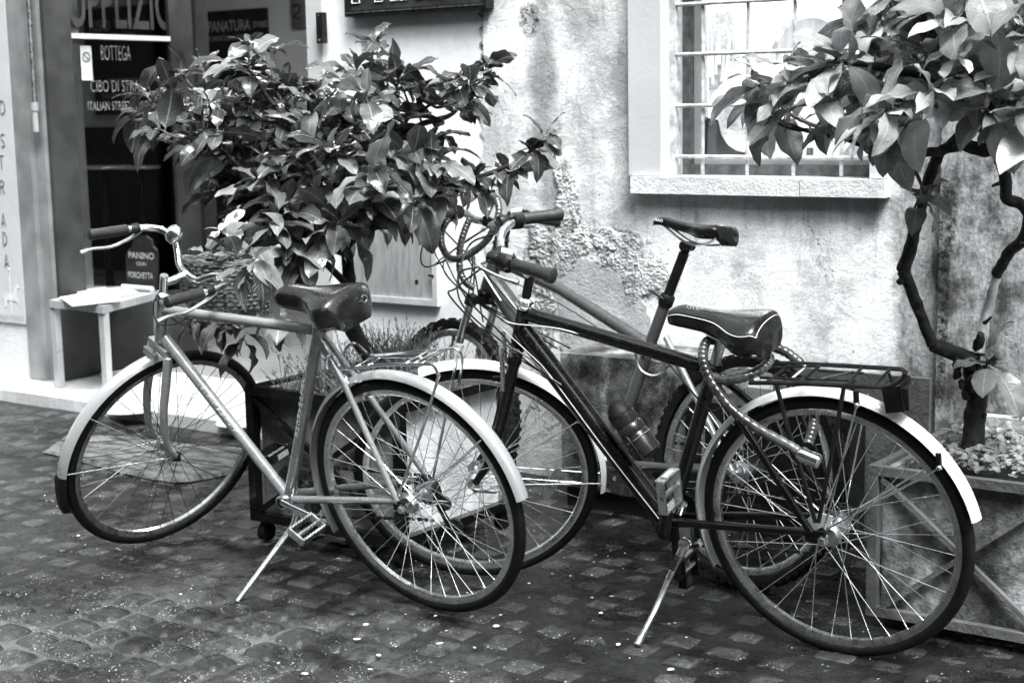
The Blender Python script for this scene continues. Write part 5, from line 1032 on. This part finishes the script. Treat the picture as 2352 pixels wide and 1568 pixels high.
# =================== bicycle C: mountain bike against the wall
rC = onz(1715, 1082, .329); fC = onz(1038, 955, .329); hd = math.atan2(rC.y-fC.y, rC.x-fC.x)
PC = Pl(rC, hd, -.10); FC = Pl(fC, hd-.06, -.11); NN = PC.n
bC = thing('bicycle', 'grey mountain bicycle with knobbly tyres parked between the wall and the black bicycle', 'bicycle', ((rC.x+fC.x)/2, (rC.y+fC.y)/2, 0), 'parked bicycles')
cp_ = lambda x, y, o=0.: PC.p(x, y, o)
wheel(bC, PC, Rr=.283, knob=True, hubr=.022); wheel(bC, FC, Rr=.283, knob=True, hubr=.016)
HT, HB, BB, ST = cp_(1148, 566), cp_(1118, 668), cp_(1398, 1072), cp_(1534, 680); axC = (HT-HB).normalized()
MB().lathe(HB, HT-HB, [(.022, 0), (.024, .01), (.024, (HT-HB).length-.01), (.022, (HT-HB).length)], 18).build('head_tube', 'mtb_paint', bC)
for i, (b_, d_) in enumerate(((HT, axC), (HB, -axC))): MB().lathe(b_, d_, [(.023, 0), (.027, .004), (.027, .012), (.022, .016), (.025, .02), (.025, .028), (.016, .032)], 18).build('headset', 'dark_metal', bC)
tube('top_tube', [cp_(1145, 598), cp_(1288, 664), cp_(1500, 798)], .0195, 'mtb_paint', bC, 18); tube('down_tube', [cp_(1130, 645), cp_(1185, 722), BB], [.033, .034, .026], 'mtb_paint', bC, 18)
tube('seat_tube', [ST, cp_(1490, 800), BB], .018, 'mtb_paint', bC, 16); MB().lathe(ST, (ST-BB), [(.021, -.03), (.023, -.02), (.023, .0), (.019, .006)], 16).build('seat_clamp', 'dark_metal', bC)
tube('quick_release', [ST+NN*.02-PC.e2*.01, ST+NN*.028-PC.e1*.03+PC.e2*.01], .005, 'dark_metal', bC)
spt = cp_(1579, 562); tube('seat_post', [ST, ST+(spt-ST)*.84], .0155, 'dark_metal', bC, 16); MB().lathe(spt-(spt-ST).normalized()*.05, (spt-ST), [(.0155, 0), (.012, .015), (.014, .04), (.02, .05)], 14).build('seat_post_head', 'dark_metal', bC)
MB().lathe(spt-NN*.022-PC.e2*.004, NN, [(.014, 0), (.014, .044)], 14).build('saddle_clamp', 'dark_metal', bC)
sC = saddle(bC, cp_(1605, 508), (-PC.e1+PC.e2*.10).normalized(), (PC.e2+PC.e1*.10).normalized(), NN, L_=.285, Wd=.07, thick=.026, nose=.024, dip=.012, sport=True)
p = cp_(1512, 505, .024); text('lettering', 'IMAO', p, PC.e1-PC.e2*.1, PC.e2+PC.e1*.1, .009, 'white_print', sC, fit=.034, bold=.02)
for s in (1, -1):
    tube('seat_stay', [cp_(1530, 775, .02*s), cp_(1600, 915, .05*s), PC.l(0, 0, .064*s)], .0095, 'silver_paint' if s > 0 else 'mtb_paint', bC, 12, 3); tube('chain_stay', [cp_(1420, 1064, .03*s), cp_(1500, 1070, .05*s), PC.l(0, 0, .064*s)], .012, 'mtb_paint', bC, 12)
    hb = FC.o+FC.n*s*.058; c_r = HB-axC*.035+FC.n*s*.055; lo2 = c_r+(hb-c_r)*.36
    tube('fork_stanchion', [c_r+axC*.01, lo2], .0135, 'chrome', bC, 14); tube('fork_lower', [lo2, lo2+(hb-lo2)*.5, hb], [.0185, .018, .013], 'white_plastic', bC, 14); MB().lathe(c_r-axC*.015, axC, [(.019, 0), (.021, .005), (.021, .03), (.016, .036)], 16).build('fork_cap', 'dark_metal', bC)
    tube('brake_arm', [lo2-FC.e1*.03+FC.e2*.02, lo2-FC.e1*.035-FC.e2*.06], [.006, .008], 'dark_metal', bC, 8); MB().lathe(PC.l(0, 0, s*.066), NN*s, [(.010, 0), (.010, .008), (.0005, .009)], 8).build('axle_nut', 'alloy', bC)
MB().obox(HB-axC*.035, FC.n*.066, FC.e1*.02, axC*.012).build('fork_crown', 'dark_metal', bC)
tube('steerer_spacer', [HT+axC*.03, HT+axC*.06], .02, 'dark_metal', bC)
fCv = -FC.e1; Q = HT+axC*.055; CL = Q+fCv*.11+axC*.03; tube('stem', [Q, CL], .018, 'dark_metal', bC, 14)
hc = [CL+FC.n*w_+fCv*u_+axC*v_ for w_, u_, v_ in ((.28, -.055, .012), (.2, -.035, .018), (.1, -.005, .02), (.04, 0, 0), (-.04, 0, 0), (-.1, -.005, .02), (-.2, -.035, .018), (-.27, -.055, .012))]
tube('handlebar', hc, .0125, 'alloy', bC, 12, 4)
for i0, i1 in ((0, 1), (-1, -2)):
    d = (hc[i0]-hc[i1]).normalized(); a = hc[i0]-d*.105
    MB().lathe(a, d, [(.0165, 0), (.017, .1), (.020, .103), (.020, .11), (.016, .113), (.0005, .113)], 18).build('grip', 'grip_rubber', bC); MB().lathe(a-d*.05, d, [(.017, 0), (.023, .006), (.023, .04), (.017, .046)], 16).build('gear_shifter', 'dark_metal', bC)
    tube('brake_lever', [a-d*.07+fCv*.02-axC*.01, a-d*.03+fCv*.05-axC*.02, a+d*.06+fCv*.045-axC*.025], [.009, .006, .006], 'alloy', bC, 8, 4)
for i in range(3):
    w_ = (.14, -.12, .1)[i]; tube('brake_cable', [CL+FC.n*w_+fCv*.02, CL+FC.n*w_*.9+fCv*(.10+.03*i)-axC*.04, CL+fCv*(.13+.02*i)-axC*.16, HB+fCv*.05-axC*(.02)+NN*.03, cp_(1250+30*i, 800, -.03)], .0026, 'cable_sheath', bC, 6, 8)
for i in range(5):
    a_ = (.2, -.18, .12, -.08, .16)[i]; q_ = .03*i; p_e = [cp_(1085, 700, .05), cp_(1060, 760, .06), cp_(1150, 690, .04), cp_(1205, 735, .03), cp_(1110, 740, .0)][i]
    tube('brake_cable', [CL+FC.n*a_+fCv*.03, CL+FC.n*a_*.7+fCv*(.05+q_*.8)-axC*(.03+q_*.5), CL+FC.n*(.02*i-.03)+fCv*(.06+q_)-axC*(.13+q_*.4), HT+fCv*(.05+q_*.3)-axC*.05+NN*.05, p_e], .0027, ('cable_sheath', 'rubber', 'alloy', 'cable_sheath', 'rubber')[i], bC, 6, 8)
tube('gear_cable', [cp_(1160, 640, .02), cp_(1290, 700, .02), cp_(1400, 770, .02), cp_(1500, 830, .02)], .0018, 'cable_sheath', bC, 6, 4)
sprocket(bC, BB+NN*.05*-1, NN, .09, 'greasy_steel', 42); sprocket(bC, PC.l(0, 0, -.04), NN, .05, 'greasy_steel', 24, 'freewheel', .015, .3); MB().lathe(BB-NN*.038, NN, [(.022, 0), (.022, .076)], 18).build('bottom_bracket', 'dark_metal', bC)
tube('crank', [BB+NN*.05, BB+NN*.055+PC.e1*.11+PC.e2*.0], [.014, .011], 'dark_metal', bC); pedal(bC, BB+NN*.10+PC.e1*.15, NN, PC.e1, 'dark_metal', (.04, .035), False)
tube('crank', [BB-NN*.055, BB-NN*.055-PC.e1*.17], [.014, .011], 'dark_metal', bC); pedal(bC, BB-NN*.11-PC.e1*.17, NN, PC.e1, 'dark_metal', (.04, .035), False)
a1_, a2_ = BB-NN*.052+PC.e2*.09, BB-NN*.052-PC.e2*.09; chain(bC, [a1_, (a1_+PC.l(0, .05, -.045))/2, PC.l(0, .05, -.045)]); chain(bC, [a2_, (a2_+PC.l(.02, -.09, -.045))/2, PC.l(.02, -.1, -.045)])
# second armoured lock hanging from the mountain bike bar
lk = thing('cable_lock', 'thick armoured cable lock hanging in loops from the mountain bike handlebar', 'bicycle lock', cp_(1090, 520, .1)); zz4 = crop(1640, 740, 660/1183)
Z = lambda x, y, o: cp_(*zz4(x, y), o)
seg_lock([Z(590, 75, .12), Z(625, 110, .13), Z(638, 190, .14), Z(610, 290, .15), Z(555, 390, .15), Z(470, 470, .15), Z(380, 520, .15), Z(290, 525, .14), Z(235, 450, .13), Z(225, 350, .12), Z(265, 260, .1), Z(330, 225, .08)], r=.0115)
seg_lock([Z(430, 240, .08), Z(395, 320, .09), Z(365, 420, .1), Z(355, 520, .1), Z(360, 620, .1), Z(400, 700, .09), Z(460, 740, .07)], r=.0115)

# ------------------------------------------------------------------ PLANTS
def leaf_geo(seed, L_=1., W_=.40, nseg=9):
    random.seed(seed); curl = uni(.15, .95); fold = uni(.1, .38); tw = uni(-.8, .8); wav = uni(.01, .06); vs, fs, uv = [], [], []; ph = uni(0, 6)
    cols = (-1, -.55, 0, .55, 1); base_ = .12
    for i in range(nseg+1):
        t = i/nseg; w = W_*.5*(math.sin(math.pi*t**.9)**.66 if 0 < t < 1 else .0)+.004
        y = base_+(1-base_)*t*(1-.12*curl*t); z = .14*math.sin(t*1.8)-curl*t*t*.62
        for c in cols:
            a = tw*t*.6; x = c*w; dz = abs(c)*w*fold*2-abs(c)**2*w*.35*math.sin(t*3)+wav*math.sin(t*14+ph+c*2)*abs(c); vs.append((x*math.cos(a)-dz*math.sin(a), y, z+dz*math.cos(a)+x*math.sin(a))); uv.append((.5+c*.5, t))
    k = 5
    for i in range(nseg):
        for c in range(4): fs.append((i*k+c, i*k+c+1, (i+1)*k+c+1, (i+1)*k+c))
    b = len(vs)
    for y_, r_ in ((0, .012), (base_+.02, .009)):
        for (dx, dz) in ((-1, 0), (0, 1), (1, 0), (0, -1)): vs.append((dx*r_, y_, dz*r_+(.0 if y_ == 0 else .02))); uv.append((.5, .02))
    for i in range(4): j = (i+1) % 4; fs.append((b+i, b+j, b+4+j, b+4+i))
    return vs, fs, uv
LG = [leaf_geo(200+i, W_=(.38, .46, .54, .42, .50)[i % 5]) for i in range(24)]
def leaf_mesh(g, mat):
    me = bpy.data.meshes.new('leaf'); me.from_pydata(g[0], [], g[1]); ul = me.uv_layers.new(name='UVMap')
    li = np.empty(len(me.loops), dtype=np.int32); me.loops.foreach_get('vertex_index', li); ul.data.foreach_set('uv', np.array(g[2], dtype=np.float32)[li].ravel())
    me.polygons.foreach_set('use_smooth', [True]*len(me.polygons)); me.materials.append(MT[mat]); return me
def inpoly(x, y, P):
    c = False; j = len(P)-1
    for i in range(len(P)):
        if (P[i][1] > y) != (P[j][1] > y) and x < (P[j][0]-P[i][0])*(y-P[i][1])/(P[j][1]-P[i][1])+P[i][0]: c = not c
        j = i
    return c
def bush(root, clusters, mat_of, size, cap=300, per=(6, 9), limbs=None, droop=.35):
    L_ = []; tw = MB()
    for (C0, dirv, mt_) in clusters:
        dirv = dirv.normalized(); u = dirv.orthogonal().normalized(); w = dirv.cross(u); k = random.randint(*per); a0 = uni(0, 6.28)
        if limbs:
            best = min(limbs, key=lambda p: (p-C0).length+.4*max(0, p.z-C0.z)); mid = (best+C0)/2
            if (best-C0).length > .3: best = C0-dirv*.08; mid = (best+C0)/2
            mid = mid+Vector((uni(-.03, .03), uni(-.03, .03), -.02)); tw.tube(sm([best, mid, C0], 4), [.006, .0057, .0054, .005, .0045, .004, .0038, .0034, .003], 6)
        for i in range(k):
            a = a0+i*2.4+uni(-.25, .25); pol = R_(uni(35, 85)) if i > 1 else R_(uni(10, 35)); d = dirv*math.cos(pol)+(u*math.cos(a)+w*math.sin(a))*math.sin(pol); d.z -= droop*uni(.2, 1.3); d.normalize()
            s = size*uni(.55, 1.25)*(1 if i > 1 else .7); b = C0-dirv*uni(0, .05); zz = Vector((0, 0, 1))+d*0+Vector((uni(-.5, .5), uni(-.5, .5), 0)); xx = d.cross(zz)
            if xx.length < .05: xx = d.orthogonal()
            xx.normalize(); zz = xx.cross(d); L_.append((b, d, xx, zz, s, random.randrange(len(LG)), mt_))
    # those that show largest come first
    L_.sort(key=lambda q: (q[0]-CAM).length-q[4]*4+(0 if q[6] else 0)); meshes = {}
    st_ = {}
    for n_, (b, d, xx, zz, s, gi, mt_) in enumerate(L_):
        mname = mt_ or mat_of; M = Matrix(((xx.x*s, d.x*s, zz.x*s, b.x), (xx.y*s, d.y*s, zz.y*s, b.y), (xx.z*s, d.z*s, zz.z*s, b.z), (0, 0, 0, 1)))
        if n_ < cap:
            key = (gi, mname)
            if key not in meshes: meshes[key] = leaf_mesh(LG[gi], mname)
            o = bpy.data.objects.new('leaf', meshes[key]); COL.objects.link(o); o.parent = root; M2 = M.copy(); M2.translation = b-wl(root); o.matrix_basis = M2
        else:
            st_.setdefault(mname, MB()).add([M @ Vector(v) for v in LG[gi][0]], LG[gi][1], LG[gi][2])
    for mname, m in st_.items(): m.build('leaf', mname, root, kind='stuff')
    if tw.v: tw.build('twig', 'twig', root, kind='stuff')
    return len(L_)
def sample(poly, cnt, yr, mind=30):
    out = []; xs = [p[0] for p in poly]; ys = [p[1] for p in poly]; tries = 0
    while len(out) < cnt and tries < 20000:
        tries += 1; x, y = uni(min(xs), max(xs)), uni(min(ys), max(ys))
        if inpoly(x, y, poly) and all((x-a)**2+(y-b)**2 > mind**2 for a, b, _ in out): out.append((x, y, uni(*yr)))
    return out
# ---- left bush
random.seed(42)
tr1 = thing('evergreen_bush', 'large glossy-leaved evergreen bush growing from the black framed planter', 'bush', (-3.12, 3.72, .45))
T = lambda x, y, Y: ony(x, y, Y)
trunk = [Vector((-3.10, 3.74, .44)), T(812, 760, 3.74), T(803, 660, 3.74), T(798, 560, 3.74), T(803, 450, 3.76), T(800, 380, 3.76)]
tube('trunk', trunk, [.030, .026, .022, .021, .019, .016], 'bark', tr1, 12, 5)
for (x, y, dx, dy) in ((2120, 728, -14, -10), (2107, 500, -16, -4), (2098, 470, 12, -8), (2240, 960, 12, -6), (2238, 930, -12, -8), (2262, 742, 10, -8), (2350, 545, 12, 10), (2195, 812, 4, 14)): pass
limbsP = [[trunk[3], T(720, 500, 3.7), T(640, 440, 3.6), T(560, 390, 3.5), T(470, 310, 3.45)], [trunk[4], T(730, 380, 3.7), T(680, 300, 3.65), T(620, 230, 3.6), T(580, 170, 3.6)], [trunk[5], T(790, 320, 3.8), T(800, 250, 3.85), T(850, 180, 3.9)],
          [trunk[4], T(880, 420, 3.85), T(905, 340, 3.95), T(930, 280, 4.0), T(990, 240, 4.05)], [trunk[3], T(930, 480, 3.9), T(1030, 430, 4.0), T(1120, 400, 4.1), T(1190, 370, 4.12), T(1250, 320, 4.15)], [trunk[2], T(740, 600, 3.6), T(660, 570, 3.5), T(590, 560, 3.45), T(540, 620, 3.4)],
          [trunk[5], T(850, 340, 3.85), T(905, 400, 3.8), T(915, 470, 3.75)], [T(905, 340, 3.95), T(960, 290, 4.1), T(1040, 260, 4.2), T(1080, 200, 4.2)]]
lpts = []
for P in limbsP:
    S_ = sm(P, 5); lpts += S_; m_ = len(P); tube('branch', P, [.0135-.0085*i/(m_-1) for i in range(m_)], 'bark', tr1, 10, 5)
poly1 = [(290, 225), (350, 165), (440, 140), (530, 100), (600, 110), (650, 150), (730, 185), (780, 130), (870, 120), (960, 150), (1050, 140), (1110, 180), (1090, 240), (1040, 290), (1000, 350), (1030, 420), (1000, 455), (900, 490), (800, 520), (700, 560), (620, 540), (540, 480), (480, 380), (390, 310), (310, 270)]
cl = []
cen = T(720, 420, 3.75)
poly1b = [(400, 300), (560, 240), (760, 260), (900, 300), (1010, 330), (1020, 440), (930, 500), (800, 530), (700, 580), (600, 560), (520, 470), (430, 380)]
for (x, y, Y) in sample(poly1, 92, (3.4, 4.15), 29)+sample(poly1b, 56, (3.35, 3.85), 30):
    if x > 850 and y < 330: Y = uni(3.85, 4.25)
    C0 = T(x, y, Y); d = (C0-cen); d.z += .25; d.normalize(); cl.append((C0, d+Vector((uni(-.3, .3), uni(-.3, .1), uni(-.1, .3))), None))
for (x, y, Y, dx, dz) in ((1150, 395, 4.1, .6, .3), (1185, 372, 4.12, .5, .6), (1225, 335, 4.14, .6, .6), (1262, 305, 4.15, .8, .4), (1060, 430, 4.05, .3, -.3), (1095, 405, 4.08, .4, .2), (1000, 470, 3.95, .3, -.5), (860, 90, 3.9, .0, 1.), (580, 95, 3.55, .3, 1.), (1130, 160, 4.2, 1., .1), (905, 470, 3.75, 0, -1), (560, 560, 3.45, -.4, -.5), (620, 600, 3.4, -.3, -.8), (690, 590, 3.45, 0, -.9), (745, 560, 3.45, .2, -.9)):
    cl.append((T(x, y, Y), Vector((dx, -.2, dz)), None))
nl = bush(tr1, cl, 'leaf_gloss', .138, limbs=lpts, droop=.55)
# ---- trailing plant hanging out of the basket, with paler variegated tops
random.seed(77)
tp_ = thing('basket_plant', 'broad-leaved plant trailing out of the wicker bicycle basket, its top leaves pale', 'potted plant', Vector((bk_c.x, bk_c.y, bz1))) 
cl = []
for (x, y, o, dx, dz, mt_) in ((470, 752, .03, -.3, -1, None), (440, 745, .05, -.3, -1, None), (520, 750, .03, .2, -1, None), (610, 745, .0, .2, -1, None), (650, 735, .0, .5, -1, None), (560, 790, -.02, .1, -.8, None), (505, 525, -.05, -.5, .8, 'leaf_pale'), (540, 505, -.1, .1, 1, 'leaf_pale'), (570, 545, -.1, .3, .7, None), (520, 575, 0., -.2, .3, None), (585, 610, .02, .5, -.3, None), (470, 580, -.05, -.6, .2, None), (560, 640, .03, .3, -.6, None)):
    cl.append((Vector((bk_c.x, bk_c.y, 0))*0+PA.p(x, y, o-.12), Vector((dx, -.35, dz)), mt_))
bush(tp_, cl, 'leaf_gloss', .115, per=(4, 6), droop=.3)
# ---- right tree
random.seed(15)
tr2 = thing('small_tree', 'knotty small tree with broad pale leaves rising from the right-hand planter', 'tree', (-1.06, 3.93, .38))
YT = 3.93
def tbr(nm, pts, rs, mat='bark', k=9): return tube(nm, [T(x, y, YT if len(q) == 0 else q[0]) for x, y, *q in pts], rs, mat, tr2, 12, k)
tbr('trunk', [(2232, 1062), (2238, 980), (2243, 920), (2240, 870), (2243, 830)], [.034, .028, .027, .030, .034])
kn = MB(); kc = T(2236, 868, YT-.02)
for i in range(26): a = uni(0, 6.28); kn.sphere(kc+Vector((math.cos(a)*.028-.008, -.02-uni(0, .015), uni(-.045, .05))), uni(.006, .014), 8, (1, 1, 1.2))
kn.build('knot', 'bark', tr2)
tbr('branch', [(2240, 835), (2195, 812), (2142, 792, 3.88)], [.026, .021, .018]); tbr('branch', [(2142, 792, 3.88), (2118, 730, 3.86), (2076, 622, 3.84)], [.015, .0145, .017])
tbr('branch', [(2074, 620, 3.84), (2094, 560, 3.82), (2106, 500, 3.82), (2122, 452, 3.8), (2140, 395, 3.78), (2165, 345, 3.76), (2215, 332, 3.76)], [.018, .016, .016, .015, .014, .014, .013])
tbr('branch', [(2250, 815), (2262, 740, 3.97), (2275, 690, 3.98), (2290, 630, 3.98)], [.016, .013, .013, .012], 'pale_bark'); tbr('branch', [(2288, 632, 3.98), (2318, 580, 3.96), (2350, 548, 3.95), (2362, 500, 3.93), (2345, 470, 3.92), (2312, 455, 3.9), (2310, 410, 3.88), (2290, 350, 3.85), (2262, 300, 3.82), (2240, 270, 3.8)], [.015]*9+[.012])
tbr('branch', [(2215, 332, 3.76), (2262, 345, 3.78), (2310, 330, 3.8), (2352, 290, 3.8), (2400, 200, 3.8)], [.015, .018, .014, .012, .01])
tbr('branch', [(2165, 348, 3.76), (2120, 350, 3.7), (2075, 340, 3.66), (2000, 340, 3.6), (1900, 300, 3.55)], [.012, .011, .010, .008, .005]); tbr('branch', [(2180, 335, 3.76), (2220, 295, 3.72), (2262, 270, 3.7), (2300, 200, 3.65)], [.013, .012, .011, .008]); tbr('branch', [(2262, 300, 3.7), (2190, 225, 3.6), (2120, 180, 3.55), (2000, 150, 3.5), (1880, 140, 3.45)], [.013, .012, .011, .008, .005])
lp2_ = [T(x, y, Y) for x, y, Y in ((1900, 300, 3.55), (2000, 340, 3.6), (2075, 340, 3.66), (2120, 180, 3.55), (2000, 150, 3.5), (1880, 140, 3.45), (2300, 200, 3.65), (2262, 270, 3.7), (2352, 290, 3.8), (2200, 225, 3.6), (2240, 120, 3.55), (2100, 60, 3.5))]
poly2 = [(1730, 240), (1760, 150), (1850, 110), (1960, 60), (1990, -40), (2500, -60), (2500, 300), (2330, 330), (2270, 230), (2150, 230), (2080, 290), (1960, 265), (1880, 290), (1800, 270)]
cl = []; cen = T(2150, 260, 3.7)
for (x, y, Y) in sample(poly2, 88, (3.25, 3.95), 30):
    C0 = T(x, y, Y); d = (C0-cen); d.z += .15; d.normalize(); cl.append((C0, d+Vector((uni(-.4, .2), uni(-.5, .1), uni(-.1, .4))), None))
for (x, y, Y, dx, dz) in ((1735, 190, 3.5, -1, .2), (1745, 250, 3.5, -1, -.3), (2125, 455, 3.76, .4, .3), (2290, 830, 3.9, .6, .3), (2030, 320, 3.5, -.2, -.6), (1900, 290, 3.5, -.1, -.7), (1790, 275, 3.5, -.4, -.8)): cl.append((T(x, y, Y), Vector((dx, -.3, dz)), None))
bush(tr2, cl, 'leaf_soft', .138, limbs=lp2_, droop=.35)
for (x, y, dx, dy, r) in ((2120, 728, -16, -12, .006), (2104, 505, -18, -6, .009), (2128, 440, 16, -10, .006), (2243, 960, 20, -8, .006), (2235, 915, -26, -14, .008), (2262, 742, 14, -12, .005), (2345, 560, 22, 12, .006), (2195, 816, 6, 20, .006), (2078, 640, -16, 8, .010), (2300, 420, -18, 6, .006), (2255, 850, 34, -30, .010), (2243, 800, 12, -34, .012)):
    a = T(x, y, 3.84 if x < 2180 else 3.93); b = T(x+dx, y+dy, (3.84 if x < 2180 else 3.93)-.02); tube('branch_stub', [a, (a+b)/2, b], [r*1.1, r, r*.7], 'bark', tr2, 9, 3)
# ---- heather in the left planter
random.seed(31); hm = MB()
def sprig(p, h, m):
    d = Vector((uni(-.5, .5), uni(-.5, .3), 1)).normalized(); q = p+d*h; bend = Vector((uni(-.03, .03), uni(-.03, .03), 0)); pts = [p, (p+q)/2+bend, q+bend*2.2]; m.tube(pts, [.0012, .001, .0006], 3)
    for i in range(14):
        t = uni(.15, 1); c = pts[0]*(1-t)**2+pts[1]*2*t*(1-t)+pts[2]*t*t; e = Vector((uni(-1, 1), uni(-1, 1), uni(.1, 1.2))).normalized()*uni(.006, .016); s = e.orthogonal().normalized()*.0018; m.add([c-s, c+s, c+e], [(0, 1, 2)])
for i in range(420): sprig(Vector((uni(sx_0+.06, sx_1-.05), uni(sy_0+.06, sy_1-.06), sz_-.05)), uni(.06, .19), hm)
tag(hm.build('heather', 'heather', None, smooth=False), 'wispy pale heather filling the black framed planter', None, kind='stuff')
ht = MB()
for i in range(160): sprig(T(uni(850, 965), 862, uni(3.75, 3.95)), uni(.08, .2), ht)
tag(ht.build('heather', 'heather', None, smooth=False), 'tall wispy heather at the back right of the black framed planter', None, kind='stuff')
# ---- low round-leaved ground cover in the right planter
gc = MB(); random.seed(8)
for i in range(5200):
    c = Vector((uni(px0_+.08, .3), uni(3.75, 4.2), .425+uni(0, .045))); nn = Vector((uni(-.7, .7), uni(-.9, .4), 1)).normalized(); u = nn.orthogonal().normalized(); v = nn.cross(u); r = uni(.005, .011)
    gc.add([c]+[c+(u*math.cos(a)+v*math.sin(a))*r+nn*r*.25 for a in [i2*2*math.pi/7 for i2 in range(7)]], [(0, i2+1, (i2+1) % 7+1) for i2 in range(7)], [(.3, .3)]*8)
tag(gc.build('ground_cover', 'groundcover', None), 'low pale round-leaved ground cover filling the right-hand planter', None, kind='stuff')
